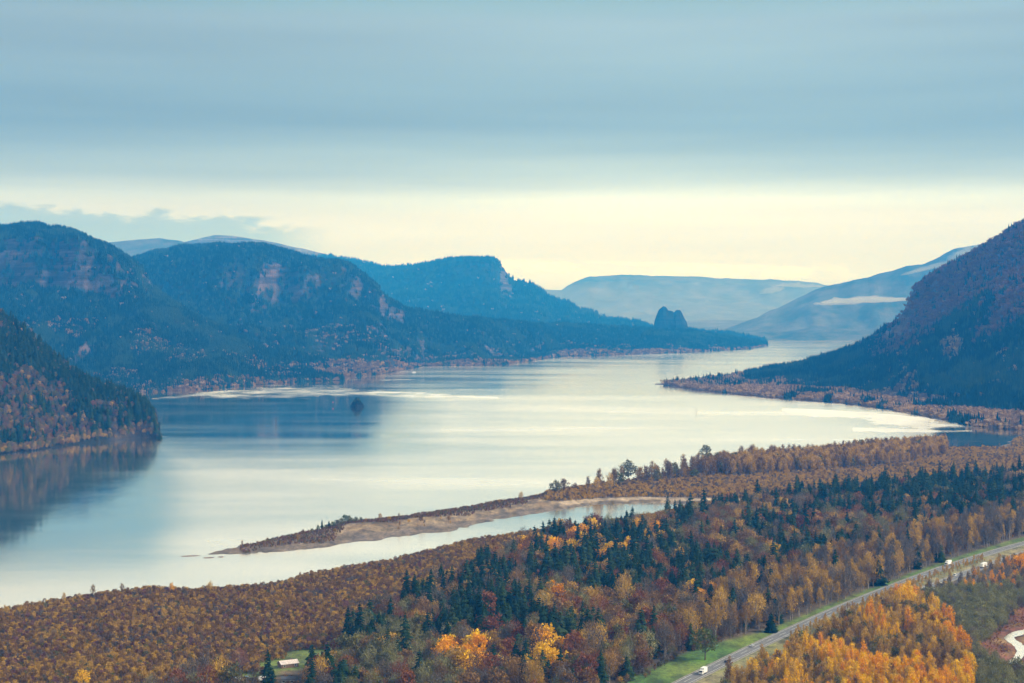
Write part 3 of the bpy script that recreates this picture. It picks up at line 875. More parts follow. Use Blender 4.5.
mg = bpy.data.materials.new('lowland')
nt, ns, L = nodes(mg)
out = N(nt, 'ShaderNodeOutputMaterial'); bs = N(nt, 'ShaderNodeBsdfPrincipled', i_Roughness=.95)
at_n = N(nt, 'ShaderNodeAttribute', attribute_name='tone')
geo = N(nt, 'ShaderNodeNewGeometry'); nz = N(nt, 'ShaderNodeTexNoise', i_Scale=.35, i_Detail=6.0, i_Roughness=.7)
L.new(geo.outputs['Position'], nz.inputs['Vector'])
mr = N(nt, 'ShaderNodeMapRange'); mr.inputs['From Min'].default_value = .3; mr.inputs['From Max'].default_value = .7; mr.inputs['To Min'].default_value = .6; mr.inputs['To Max'].default_value = 1.35
L.new(nz.outputs[0], mr.inputs['Value'])
vm = N(nt, 'ShaderNodeVectorMath', operation='SCALE')
L.new(at_n.outputs['Color'], vm.inputs[0]); L.new(mr.outputs[0], vm.inputs['Scale'])
mpb = N(nt, 'ShaderNodeMapping'); mpb.inputs['Scale'].default_value = (.09, .05, .09); L.new(geo.outputs['Position'], mpb.inputs['Vector'])
nzb = N(nt, 'ShaderNodeTexNoise', i_Scale=1.0, i_Detail=8.0, i_Roughness=.72); L.new(mpb.outputs[0], nzb.inputs['Vector'])
mrb = N(nt, 'ShaderNodeMapRange'); mrb.inputs['From Min'].default_value = .36; mrb.inputs['From Max'].default_value = .64; mrb.inputs['To Min'].default_value = .35; mrb.inputs['To Max'].default_value = 1.45
L.new(nzb.outputs[0], mrb.inputs['Value'])
vm2 = N(nt, 'ShaderNodeVectorMath', operation='SCALE'); L.new(vm.outputs[0], vm2.inputs[0]); L.new(mrb.outputs[0], vm2.inputs['Scale'])
L.new(vm2.outputs[0], bs.inputs['Base Color'])
bp = N(nt, 'ShaderNodeBump', i_Strength=.6, i_Distance=.6); L.new(nz.outputs[0], bp.inputs['Height']); L.new(bp.outputs[0], bs.inputs['Normal'])
L.new(bs.outputs[0], out.inputs[0])
land = link('ground', grid_mesh('ground', LX, LY, Z, mg, attrs={'tone': base}))
tag(land, kind='structure')


def ground_z(x, y):
    """height of the low land from its grid (rows are constant picture height at z=0)"""
    px, py = proj(x, y, np.zeros_like(x))
    fx = np.clip((px - pxs[0]) / 3.0, 0, len(pxs) - 1.001)
    fy = np.clip(np.interp(-py, -pys, np.arange(len(pys))), 0, len(pys) - 1.001)
    i, j = fy.astype(int), fx.astype(int); a, b = fy - i, fx - j
    return (Z[i, j] * (1 - b) + Z[i, j + 1] * b) * (1 - a) + (Z[i + 1, j] * (1 - b) + Z[i + 1, j + 1] * b) * a


# ------------------------------------------------------------------ river
wy = np.concatenate([[200, 500, 800], 220 * FPX / np.arange(440, 300, -3.), 220 * FPX / np.arange(300, 16, -.8), [22500, 26000]])
wy = np.unique(np.sort(wy))
wt = np.linspace(-.55, .55, 420)
WX, WY = np.meshgrid(wt, wy); WX = WX * np.maximum(WY, 1200)
WPX, WPY = proj(WX, WY, np.zeros_like(WX))


def band(pts, w):
    p = np.array(pts, float)
    yy = np.interp(WPX, p[:, 0], p[:, 1]); ww = np.interp(WPX, p[:, 0], p[:, 2])
    inside = (WPX > p[0, 0]) & (WPX < p[-1, 0])
    return np.where(inside, np.clip(1.45 - np.abs(WPY - yy) / np.maximum(ww, .4), 0, 1), 0) * w


rip = np.zeros_like(WX)
rip = np.maximum(rip, band([(150, 399, 1), (190, 396.5, 3), (230, 394, 7), (280, 392, 8.5), (330, 391.5, 6.5), (380, 393, 4), (430, 395, 2.5), (500, 398, 1)], 1))
rip = np.maximum(rip, band([(320, 380, .3), (380, 379.5, 1.3), (430, 380, .3)], .8))
rip = np.maximum(rip, band([(400, 386, 1), (500, 390, 4), (560, 392, 6), (640, 398, 2)], .45))
rip = np.maximum(rip, band([(155, 437, 3), (170, 438, 2), (178, 440, .5)], .7))
rip = np.maximum(rip, band([(500, 362, .5), (560, 360, 2), (700, 356, 2.5), (780, 349, 2), (840, 344, 3)], .5))
rip = np.maximum(rip, band([(780, 410, 4), (840, 413, 6), (880, 417, 9), (900, 420, 9), (930, 423, 9), (950, 424, 3), (972, 424, 2)], 1))
rip = np.maximum(rip, band([(850, 430, 3), (930, 431, 2), (972, 431, 1)], 1))
dark = band([(640, 399, 1), (760, 404, 2.5), (860, 410, 1.5), (930, 416, 1.2), (945, 421, 3), (960, 421, 1)], 1)

mw = bpy.data.materials.new('river_water')
nt, ns, L = nodes(mw)
out = N(nt, 'ShaderNodeOutputMaterial')
geo = N(nt, 'ShaderNodeNewGeometry')
mp = N(nt, 'ShaderNodeMapping'); mp.inputs['Scale'].default_value = (.0011, .0045, 1)
mp.inputs['Rotation'].default_value = (0, 0, .06)
L.new(geo.outputs['Position'], mp.inputs['Vector'])
n1 = N(nt, 'ShaderNodeTexNoise', i_Scale=1.0, i_Detail=7.0, i_Roughness=.62)
L.new(mp.outputs[0], n1.inputs['Vector'])
mp2 = N(nt, 'ShaderNodeMapping'); mp2.inputs['Scale'].default_value = (.009, .0060, 1)
L.new(geo.outputs['Position'], mp2.inputs['Vector'])
n2 = N(nt, 'ShaderNodeTexNoise', i_Scale=1.0, i_Detail=6.0, i_Roughness=.7)
L.new(mp2.outputs[0], n2.inputs['Vector'])
ar = N(nt, 'ShaderNodeAttribute', attribute_name='ripple')
# patchy wind ripples: threshold of noise shifted by the surveyed strength
ad = N(nt, 'ShaderNodeMath', operation='MULTIPLY_ADD', i_1=.42, i_2=-.76)
calm = N(nt, 'ShaderNodeAttribute', attribute_name='open'); L.new(ar.outputs['Fac'], ad.inputs[0])
sm = N(nt, 'ShaderNodeMath', operation='ADD'); L.new(ad.outputs[0], sm.inputs[0]); L.new(n2.outputs[0], sm.inputs[1])
mr = N(nt, 'ShaderNodeMapRange'); mr.inputs['From Min'].default_value = 0.0; mr.inputs['From Max'].default_value = .25
L.new(sm.outputs[0], mr.inputs['Value'])
# calm water: slight broad variation
mr2 = N(nt, 'ShaderNodeMapRange'); mr2.inputs['From Min'].default_value = .35; mr2.inputs['From Max'].default_value = .7; mr2.inputs['To Min'].default_value = .035; mr2.inputs['To Max'].default_value = .13
L.new(n1.outputs[0], mr2.inputs['Value'])
rm = N(nt, 'ShaderNodeMix'); rm.inputs[3].default_value = .27
L.new(mr.outputs[0], rm.inputs[0]); L.new(mr2.outputs[0], rm.inputs[2])
gl = N(nt, 'ShaderNodeBsdfGlossy'); gl.inputs['Color'].default_value = (1.0, .97, .91, 1)
cm = N(nt, 'ShaderNodeMath', operation='MULTIPLY_ADD', i_1=.165); L.new(calm.outputs['Fac'], cm.inputs[0]); L.new(rm.outputs[0], cm.inputs[2])
L.new(cm.outputs[0], gl.inputs['Roughness'])
mp3 = N(nt, 'ShaderNodeMapping'); mp3.inputs['Scale'].default_value = (.05, .02, 1)
L.new(geo.outputs['Position'], mp3.inputs['Vector'])
n3 = N(nt, 'ShaderNodeTexNoise', i_Scale=1.0, i_Detail=5.0); L.new(mp3.outputs[0], n3.inputs['Vector'])
bp = N(nt, 'ShaderNodeBump', i_Strength=.25, i_Distance=.25); L.new(n3.outputs[0], bp.inputs['Height']); L.new(bp.outputs[0], gl.inputs['Normal'])
df = N(nt, 'ShaderNodeBsdfDiffuse'); df.inputs['Color'].default_value = (.09, .15, .17, 1)
lw = N(nt, 'ShaderNodeFresnel', i_IOR=1.33)
fm = N(nt, 'ShaderNodeMapRange'); fm.inputs['From Min'].default_value = .2; fm.inputs['From Max'].default_value = .72; fm.inputs['To Min'].default_value = .82; fm.inputs['To Max'].default_value = .97
L.new(lw.outputs[0], fm.inputs['Value'])
mx = N(nt, 'ShaderNodeMixShader'); L.new(fm.outputs[0], mx.inputs[0]); L.new(df.outputs[0], mx.inputs[1]); L.new(gl.outputs[0], mx.inputs[2])
L.new(mx.outputs[0], out.inputs[0])
opn = np.ones_like(WX)
opn -= np.exp(-(np.maximum(WPX - 130, 0) / 45) ** 2) * np.clip((590 - WPY) / 50, 0, 1)
opn = np.minimum(opn, 1 - np.clip((470 - WPY) / 35, 0, 1) * np.clip((450 - WPX) / 90, 0, 1))
opn = np.minimum(opn, 1 - .6 * np.clip((400 - WPY) / 10, 0, 1))
opn = np.minimum(opn, 1 - np.clip((WPX - 930) / 12, 0, 1) * np.clip((WPY - 426) / 3, 0, 1))
loy = np.interp(WPX, [p[0] for p in SPIT_LOW][::-1], [p[1] for p in SPIT_LOW][::-1])
opn = opn * (1 - .5 * np.clip((WPX - 290) / 220, 0, 1) * (WPX < 690) * np.clip((WPY - loy + 3) / 3, 0, 1))
opn = np.clip(opn, 0, 1)
river = link('river', grid_mesh('river', WX, WY, np.zeros_like(WX), mw, attrs={'ripple': np.clip(rip - dark, 0, 1), 'open': opn}))
tag(river, kind='structure')

# pond surface in the red marsh
bm = bmesh.new()
vs = [bm.verts.new((x, y, 1.9)) for x, y in PONDP]
bm.faces.new(vs); bmesh.ops.triangulate(bm, faces=bm.faces)
me = bpy.data.meshes.new('pond'); bm.to_mesh(me); bm.free(); me.materials.append(mw)
pa_ = me.attributes.new('open', 'FLOAT', 'POINT'); pa_.data.foreach_set('value', [.75] * len(me.vertices))
tag(link('pond', me), kind='structure')

# ------------------------------------------------------------------ highway
M['asphalt'] = mat_plain('asphalt', (0.14, 0.14, 0.145), .9, 0, .15, .4)
M['line'] = mat_plain('road_paint', (0.75, 0.75, 0.7), .6)
M['gravel'] = mat_plain('shoulder_gravel', (0.26, 0.23, 0.19), .95, 0, .25, .6)


def ribbon(name, o0, o1, z, mat, i0=0, i1=None, dash=None):
    V, F = [], []
    i1 = i1 or len(HWS)
    fine = 1
    for i in range(i0, i1):
        p, n = HWS[i], HN[i]
        V += [(p[0] + n[0] * o0, p[1] + n[1] * o0, z), (p[0] + n[0] * o1, p[1] + n[1] * o1, z)]
    for i in range(len(V) // 2 - 1):
        if dash and i % 2: continue
        F.append((2 * i, 2 * i + 1, 2 * i + 3, 2 * i + 2))
    o = link(name, mesh_np(name, V, F, mat))
    tag(o, kind='structure')
    return o


for c in (-12.5, 12.5):
    ribbon('road_shoulder', c - 5.9, c + 5.9, GZ + .10, M['gravel'])
    ribbon('road', c - 4.9, c + 4.9, GZ + .22, M['asphalt'])
    ribbon('road_marking', c - 3.8, c - 3.6, GZ + .226, M['line'])
    ribbon('road_marking', c + 3.6, c + 3.8, GZ + .226, M['line'])
    ribbon('road_marking', c - .09, c + .09, GZ + .226, M['line'], dash=True)

# ------------------------------------------------------------------ near vegetation
def in_poly(px, py, P):
    P = np.array(P, float); ins = np.zeros(px.shape, bool)
    for i in range(len(P)):
        ax, ay = P[i]; bx, by = P[(i + 1) % len(P)]
        c = (ay > py) != (by > py)
        ins ^= c & (px < ax + (py - ay) * (bx - ax) / (by - ay if abs(by - ay) > 1e-9 else 1e-9))
    return ins


def jgrid(sp, d0, d1, seed, xr=.47):
    r = np.random.default_rng(seed)
    x = np.arange(-xr * d1, xr * d1, sp); y = np.arange(d0, d1, sp)
    X, Y = np.meshgrid(x, y)
    X = X + r.uniform(-.48, .48, X.shape) * sp; Y = Y + r.uniform(-.48, .48, X.shape) * sp
    X, Y = X.ravel(), Y.ravel()
    m = np.abs(X) < xr * Y
    return X[m], Y[m], r


# zones by ground position, as surveyed
WOOD = [(150, 700), (190, 684), (300, 681), (340, 662), (343, 640), (400, 612), (440, 592), (490, 566), (520, 556), (560, 541), (600, 534), (660, 527), (700, 518), (740, 510), (800, 501), (850, 496), (930, 488), (1024, 480), (1110, 472), (1270, 462), (1270, 505), (1110, 525), (1024, 550), (900, 590), (780, 642), (690, 683), (640, 760), (150, 760)]
GROVE = [(690, 740), (715, 690), (740, 668), (790, 640), (850, 608), (890, 590), (918, 602), (940, 622), (965, 648), (975, 690), (975, 740)]
WILLOW = [(920, 604), (940, 596), (1000, 596), (1040, 584), (1150, 560), (1270, 540), (1270, 600), (1100, 606), (1020, 608), (1000, 632), (985, 645), (975, 660), (1000, 672), (1024, 676), (1060, 680), (1270, 680), (1270, 760), (970, 760), (978, 690), (968, 648), (945, 622)]
ROADSIDE = [(690, 740), (740, 690), (790, 655), (850, 625), (900, 600), (960, 578), (1024, 558), (1100, 540), (1270, 505), (1270, 545), (1100, 590), (1024, 596), (1000, 598), (940, 600), (900, 612), (860, 640), (790, 668), (750, 700), (700, 740)]
ROW = [(548, 496), (575, 489), (600, 489), (660, 478), (720, 468), (800, 459), (880, 451), (930, 447), (945, 447), (948, 455), (900, 466), (820, 472), (740, 477), (680, 481), (625, 490), (600, 496)]

trees = []   # shape, leaf, variant, x, y, z, scale, rot, zone


def add(zone, X, Y, shape, leaf, sc, r):
    z = ground_z(X, Y)
    n = len(X)
    for i in range(n):
        trees.append((shape[i], leaf[i], int(r.integers(0, 4)), X[i], Y[i], z[i] - .15, sc[i], r.uniform(0, 6.28), zone))


BARENODES = [(258, 690, 34, 12), (288, 684, 19, 22), (318, 661, 34, 9), (325, 655, 42, 5), (286, 668, 28, 8), (240, 679, 26, 6)]
# mixed wood
X, Y, r = jgrid(6.3, 880, 2450, 201)
px, py = proj(X, Y, np.full_like(X, GZ))
ho = hw_off(X, Y)
wvt = np.interp(px, [560, 690, 725, 760, 800, 900, 1024], [44, 44, 37, 27, 23, 22, 28])
m = in_poly(px, py, WOOD) & (ho < -wvt)
glade = ((px - 700) / 36) ** 2 + ((py - 674) / 19) ** 2 < 1
m &= ~glade
for a, b, w, h in BARENODES: m &= ((px - a) / w) ** 2 + ((py - b) / h) ** 2 > 1
X, Y, px, py, ho = X[m], Y[m], px[m], py[m], ho[m]
n = len(X)
cn = fbm(X / 34., Y / 46., 301, 3)
# darker where the photograph shows conifer stands
cb = np.zeros(n)
for a, b, w, h, s in ((890, 494, 190, 24, .95), (760, 508, 70, 20, .7), (640, 580, 80, 30, .6), (560, 570, 50, 22, .4), (500, 578, 50, 18, .5), (430, 606, 60, 14, .45), (355, 636, 22, 12, .8), (590, 640, 60, 20, .3), (480, 620, 70, 22, .15), (800, 560, 90, 22, .15), (780, 600, 30, 20, .1), (610, 665, 50, 14, .25), (960, 500, 90, 14, .3)):
    cb = np.maximum(cb, s * np.exp(-(((px - a) / w) ** 2 + ((py - b) / h) ** 2)))
pc = np.clip((cn - .48) * 3.4 + cb * 1.6, .015, .88)
con = r.random(n) < pc
tone = fbm(X / 30., Y / 30., 311, 2)
u = r.random(n) * .7 + tone * .3
near_road = (ho > -95) & (px > 700)
shape = np.where(u < .42, 'broad', 'bare'); leaf = np.empty(n, object)
cA = r.choice(['brown', 'rust', 'brown', 'olive', 'tan', 'olive', 'brown'], n)
cB = r.choice(['grey', 'brown', 'grey', 'brown', 'tan', 'grey', 'willow', 'rust'], n)
leaf = np.where(shape == 'broad', cA, cB)
hot = np.zeros(n, bool)
for a, b, w, h in ((600, 555, 34, 16), (545, 560, 26, 10), (465, 672, 26, 12), (555, 655, 18, 14), (490, 605, 8, 7), (550, 618, 10, 14), (440, 607, 5, 6), (700, 605, 14, 10), (505, 683, 60, 9), (650, 545, 25, 8)):
    hot |= (((px - a) / w) ** 2 + ((py - b) / h) ** 2 < 1) & (r.random(n) < .6)
leaf = np.where(hot, r.choice(['orange', 'yellow', 'orange', 'tan'], n), leaf); shape = np.where(hot, 'broad', shape); con &= ~(hot & (r.random(n) < .6))
con &= ~(near_road & (r.random(n) < .8))
pr_ = near_road & ~con
shape = np.where(pr_, np.where(r.random(n) < .75, 'wispy', 'bare'), shape)
leaf = np.where(pr_, r.choice(['tan', 'grey', 'tan', 'brown', 'grey'], n), leaf)
olive_zone = (px > 330) & (px < 460) & (py > 640) & ~con & (r.random(n) < .5)
leaf = np.where(olive_zone & (shape == 'broad'), 'olive', leaf); leaf = np.where(olive_zone & (shape == 'bare'), 'willow', leaf)
shape = np.where(con, 'conifer', shape); leaf = np.where(con, 'conifer', leaf)
sc = r.uniform(.8, 1.25, n) * np.where(con, r.uniform(.55, 1.2, n), r.choice([.8, 1.05, 1.4], n))
keep = con | (r.random(n) < .80)
add('wood', X[keep], Y[keep], shape[keep], leaf[keep], sc[keep], r)

# golden grove
X, Y, r = jgrid(5.0, 860, 1300, 202)
px, py = proj(X, Y, np.full_like(X, GZ)); ho = hw_off(X, Y)
m = in_poly(px, py, GROVE) & (ho > 19.8)
X, Y, px, py = X[m], Y[m], px[m], py[m]; n = len(X)
tn = fbm(X / 22., Y / 22., 321, 2) + (px - 860) / 260 * .25
leaf = np.where(tn > .56, r.choice(['orange', 'yellow', 'yellow', 'orange'], n), np.where(tn > .46, r.choice(['yellow', 'tan', 'tan', 'tan'], n), r.choice(['tan', 'olive', 'tan', 'brown'], n)))
shape = np.where((tn > .45) | (r.random(n) < .3), 'poplar', 'wispy'); shape = np.where(leaf == 'olive', 'broad', shape)

kq = r.random(n) < .88
X, Y, shape, leaf = X[kq], Y[kq], shape[kq], leaf[kq]; n = len(X)
add('grove', X, Y, shape, leaf, r.uniform(.55, 1.15, n) * (.8 + .4 * fbm(X / 14., Y / 14., 77, 2)), r)
# grey-green willows
X, Y, r = jgrid(5.6, 860, 1400, 203)
px, py = proj(X, Y, np.full_like(X, GZ)); ho = hw_off(X, Y)
m = in_poly(px, py, WILLOW) & (ho > 30) & (sdist(X, Y, PONDP) < -6)
X, Y = X[m], Y[m]; n = len(X)
shape = r.choice(['broad', 'bare', 'bare'], n); leaf = r.choice(['willow', 'willow', 'willow', 'willow'], n)
leaf = np.where((shape == 'bare') & (r.random(n) < .2), 'grey', leaf)
add('willow', X, Y, shape, leaf, r.uniform(.6, .95, n), r)
# roadside growth on the near side of the highway
X, Y, r = jgrid(6.0, 860, 1560, 204)
px, py = proj(X, Y, np.full_like(X, GZ)); ho = hw_off(X, Y)
m = in_poly(px, py, ROADSIDE) & (ho > 23) & (r.random(len(X)) < np.where(px < 770, .25, np.where((px > 920) & (px < 1005) & (ho < 50), .35, .8)))
X, Y, px = X[m], Y[m], px[m]; n = len(X)
leaf = r.choice(['tan', 'grey', 'orange', 'tan', 'grey'], n)
add('roadside', X, Y, np.full(n, 'wispy', object), leaf, r.uniform(.5, .85, n) * np.where(px < 770, .5, 1), r)
# few small trees in the median
X, Y, r = jgrid(4.5, 950, 1500, 205)
px, py = proj(X, Y, np.full_like(X, GZ)); ho = hw_off(X, Y)
m = (np.abs(ho) < 4.6) & (px > 790) & (px < 985)
n = int(m.sum()); add('median', X[m], Y[m], np.full(n, 'wispy', object), np.full(n, 'tan', object), r.uniform(.2, .45, n), r)
# row along the shore
X, Y, r = jgrid(6.2, 1800, 2720, 206)
px, py = proj(X, Y, np.full_like(X, GZ))
m = in_poly(px, py, ROW) & (sdist(X, Y, PXY) > 8) & (r.random(len(X)) < np.interp(px, [550, 620, 700, 760, 950], [.05, .10, .25, .8, .9]))
X, Y, px = X[m], Y[m], px[m]; n = len(X)
leaf = np.where(px < 730, r.choice(['olive', 'tan', 'olive', 'green'], n), r.choice(['tan', 'tan', 'brown', 'olive', 'tan', 'tan'], n))
shape = r.choice(['poplar', 'broad', 'wispy', 'poplar'], n); shape = np.where((shape == 'broad') & (leaf == 'tan'), 'poplar', shape)
leaf = np.where((shape == 'poplar') & ~np.isin(leaf, ['tan', 'brown']), 'brown', leaf); leaf = np.where((shape == 'wispy') & ~np.isin(leaf, ['tan', 'brown']), 'brown', leaf)
add('shore_row', X, Y, shape, leaf, r.uniform(.9, 1.6, n) * np.interp(px, [560, 760, 800], [1.15, 1.15, 1.0]), r)
# scattered taller trees in the thicket at the near shore
X, Y, r = jgrid(13, 1050, 1400, 207)
px, py = proj(X, Y, np.full_like(X, GZ))
sdd = sdist(X, Y, PXY)
m = (px < 330) & (px > -30) & (sdd > 4) & (r.random(len(X)) < np.where(sdd < 60, .26, .05))
X, Y = X[m], Y[m]; n = len(X)
add('thicket_edge', X, Y, np.full(n, 'wispy', object), r.choice(['brown', 'tan', 'tan'], n), r.uniform(.28, .58, n), r)

X, Y, r = jgrid(12, 1000, 1750, 208)
px, py = proj(X, Y, np.full_like(X, GZ)); sdd = sdist(X, Y, PXY)
m = (px > 0) & (px < 640) & (sdd > 12) & ~in_poly(px, py, WOOD) & (py > 520) & (hw_off(X, Y) < -60) & (r.random(len(X)) < .20)
for a, b, w, h in BARENODES: m &= ((px - a) / w) ** 2 + ((py - b) / h) ** 2 > 1
X, Y = X[m], Y[m]; n = len(X)
sh_ = r.choice(['bare', 'wispy', 'broad'], n); lf_ = np.where(sh_ == 'broad', r.choice(['tan', 'brown'], n), r.choice(['brown', 'tan', 'grey'], n))
add('thicket', X, Y, sh_, lf_, r.uniform(.22, .5, n), r)
X, Y, r = jgrid(15, 1750, 2800, 209)
px, py = proj(X, Y, np.full_like(X, GZ)); sdd = sdist(X, Y, PXY)
m = (px > 600) & (sdd > 25) & ~in_poly(px, py, WOOD) & ~in_poly(px, py, ROW) & (py < 505) & (py > 446) & (r.random(len(X)) < .35) & ~((px < 760) & (py > 493))
X, Y = X[m], Y[m]; n = len(X)
sh_ = r.choice(['bare', 'wispy', 'broad'], n); lf_ = np.where(sh_ == 'broad', r.choice(['tan', 'tan', 'brown'], n), r.choice(['tan', 'grey'], n))
add('flat', X, Y, sh_, lf_, r.uniform(.35, .75, n), r)

# ----- individually known trees: px, py of base, shape, leaf, scale, label
SPECIAL = [
    (705, 660, 'broad', 'green', 1.55, 1.0, 'round green tree standing alone on the grass beside the highway'),
    (348, 642, 'conifer', 'conifer', .95, 1, 'dark conifer at the left end of the mixed wood above the lawn'),
    (309, 686, 'broad', 'olive', .8, 1, 'olive leafy tree at the bottom edge beside the grey shed'),
    (329, 676, 'broad', 'brown', .85, 1, 'reddish brown tree at the foot of the lawn with the dark conifer behind'),
    (322, 668, 'conifer', 'conifer', .5, 1, 'small dark conifer on the lawn behind a reddish brown tree'),
    (268, 679, 'conifer', 'conifer', .72, 1, 'dark conifer between the parked vehicles and the pale roofed house'),
    (240, 672, 'bare', 'mauve', 1.1, 1, 'purplish bare tree behind the vehicles on the far left yard'),
    (222, 676, 'poplar', 'tan', .8, 1, 'tan upright tree beside the purplish bare tree'),
    (83, 690, 'broad', 'yellow', .85, 1, 'bright yellow tree at the bottom edge amid brown thicket'),
    (628, 479, 'broad', 'olive', 2.17, 1, 'tall olive tree with orange side at the head of the shore row'),
    (640, 482, 'broad', 'tan', 1.40, 1, 'golden tree tucked before the tall olive tree on the shore'),
    (613, 482, 'wispy', 'brown', 1.33, 1, 'slim dark tree just beside the tall olive shore tree'),
    (652, 477, 'poplar', 'brown', 1.40, 1, 'slim standing tree next to a gap in the shore row'),
    (666, 474, 'wispy', 'brown', 1.40, 1, 'thin tree with open crown after the gap in the shore row'),
    (706, 462, 'broad', 'olive', 2.10, 1, 'tallest round-topped tree rising over the shore row'),
    (720, 463, 'broad', 'brown', 1.75, 1, 'broad brownish tree behind the tallest round-topped shore tree'),
    (521, 502, 'bare', 'tan', .75, 1, 'thin lone sapling on the neck of the sand spit'),
    (556, 496, 'broad', 'olive', 1.40, 1, 'olive round tree where the spit meets the land'),
    (564, 495, 'broad', 'brown', 1.26, 1, 'brown round tree where the spit meets the land'),
    (588, 492, 'wispy', 'brown', 1.19, 1, 'small pale tree standing apart on the shore bank'),
    (499, 504, 'broad', 'tan', .35, 1, 'tiny tan bush on the spit crest'),
    (322, 528, 'conifer', 'conifer', .42, 1, 'small conifer at the tip of the clump on the spit'),
    (329, 527, 'conifer', 'conifer', .52, 1, 'taller thin conifer in the clump on the spit'),
    (337, 527, 'broad', 'olive', .66, 1, 'olive bush in the middle of the clump on the spit'),
    (345, 526, 'broad', 'green', .75, 1, 'dark green round bush in the clump on the spit'),
    (356, 524, 'broad', 'olive', .5, 1, 'small olive bush at the dune end of the spit clump'),
    (380, 521, 'broad', 'tan', .48, 1, 'tan bush growing on the dune top'),
    (64, 605, 'wispy', 'tan', .65, 1, 'tan tree poking above the thicket at the far left shore'),
    (93, 598, 'wispy', 'brown', .72, 1, 'thin dark tree above the thicket edge left of the grassy gap'),
    (122, 595, 'wispy', 'brown', .7, 1, 'second thin tree above the thicket edge beside the grassy gap'),
    (172, 594, 'wispy', 'orange', .62, 1, 'rounded orange tree at the thicket edge over the calm water'),
    (210, 594, 'bare', 'tan', .72, 1, 'spreading pale tree at the thicket edge over the calm water'),
    (503, 583, 'broad', 'yellow', .8, 1, 'bright yellow round tree among conifers at the wood edge'),
    (554, 625, 'poplar', 'yellow', .95, 1, 'glowing yellow pointed tree amid brown woods'),
    (598, 566, 'broad', 'orange', 1.0, 1, 'vivid orange tree at the top of the orange cluster in the wood'),
    (612, 560, 'broad', 'orange', .9, 1, 'smaller vivid orange tree beside the orange cluster in the wood'),
    (668, 617, 'broad', 'rust', 1.15, 1, 'deep red-brown tree in the wood above the green verge'),
    (690, 627, 'broad', 'rust', 1.1, 1, 'dark rust tree next to the tan poplars by the verge'),
    (771, 632, 'conifer', 'conifer', .95, 1, 'single dark conifer against tan poplars at the highway verge'),
    (878, 585, 'conifer', 'conifer', 1.15, 1, 'tall dark conifer alone at the middle of the highway verge'),
    (917, 569, 'conifer', 'conifer', .95, 1, 'slim dark conifer on the verge opposite the white truck'),
    (985, 543, 'bare', 'grey', 1.3, 1, 'large grey bare tree at the verge behind the trucks'),
    (958, 553, 'bare', 'grey', 1.2, 1, 'rounded grey bare tree at the verge nearer than the larger one'),
    (1020, 572, 'broad', 'orange', 1.35, 1, 'orange brown tree at the right edge overhanging the highway'),
    (1008, 580, 'bare', 'grey', 1.0, 1, 'grey bare tree at the right edge below the orange brown one'),
]
for k_, (a_, b_, l_, s_) in enumerate(((312, 531, 'olive', .38), (318, 530, 'green', .45), (326, 529, 'olive', .5), (333, 528.5, 'green', .55), (341, 527.5, 'olive', .62), (349, 526.5, 'green', .6), (352, 525, 'olive', .5), (361, 523.5, 'olive', .42), (366, 522.5, 'tan', .3), (303, 533, 'brown', .34), (296, 535, 'brown', .3), (288, 537, 'olive', .28), (575, 491, 'brown', .8), (548, 497, 'tan', .5), (604, 488, 'tan', .6))):
    SPECIAL.append((a_, b_, 'broad', l_, s_, 1, None))
NAME = {'conifer': ('conifer_tree', 'conifer'), 'broad': ('broadleaf_tree', 'broadleaf tree'), 'bare': ('leafless_tree', 'leafless tree'), 'poplar': ('poplar_tree', 'poplar'), 'wispy': ('sapling_tree', 'thin tree')}
PROTO = {}


def make_tree(shape, leaf, var, loc, s, rot, label, group=None, sx=1.0):
    key = (shape, leaf, var % len(SH[shape]))
    nm, cat = NAME[shape]
    if key not in PROTO:
        t, c = tree_data(*key[:1], key[2], leaf)
        root = bpy.data.objects.new(nm, None); COL.objects.link(root)
        tr = link('trunk', t, root); cr = link('crown', c, root)
        PROTO[key] = (root, tr, cr)
    else:
        src = PROTO[key]
        root = src[0].copy(); COL.objects.link(root)
        for ch in src[1:]:
            k = ch.copy(); COL.objects.link(k); k.parent = root
    root.location = loc; root.rotation_euler = (0, 0, rot); root.scale = (s * sx, s * sx, s)
    for k in ('label', 'category', 'group'):
        if k in root: del root[k]
    tag(root, label, cat, group)
    return root


COLW = {'conifer': 'dark green', 'rust': 'rust red', 'brown': 'brown', 'tan': 'tan', 'orange': 'bright orange', 'yellow': 'bright yellow', 'olive': 'olive', 'grey': 'grey', 'willow': 'grey-green', 'green': 'green', 'mauve': 'purplish'}
sx_, sy_ = [], []
for i, (a, b, sh, lf, s, w, lab) in enumerate(SPECIAL):
    x, y = gp(a, b, GZ)
    x, y = np.array([float(x)]), np.array([float(y)])
    z = float(ground_z(x, y)[0])
    sx_.append(x[0]); sy_.append(y[0])
    if lab is None:
        spot = 'in the clump on the sand spit' if a < 370 else 'on the bank where the spit meets the land'
        make_tree(sh, lf, i, (x[0], y[0], z - .15), s, i * 1.3, 'small %s bush %s' % (COLW[lf], spot), ('bushes in the clump on the sand spit' if a < 370 else 'bushes on the spit neck') + ', ' + COLW[lf])
        continue
    make_tree(sh, lf, i, (x[0], y[0], z - .15), s, i * 1.3, lab)

# clear space round the special trees
T = trees
TX = np.array([t[3] for t in T]); TY = np.array([t[4] for t in T])
kp = np.ones(len(T), bool)
for x, y in zip(sx_, sy_):
    kp &= np.hypot(TX - x, TY - y) > 5.0
    # open the view a little in front of them
    kp &= ~((TY < y) & (TY > y - 16) & (np.abs(TX - x * TY / y) < 3.2))
T = [t for t, k in zip(T, kp) if k]

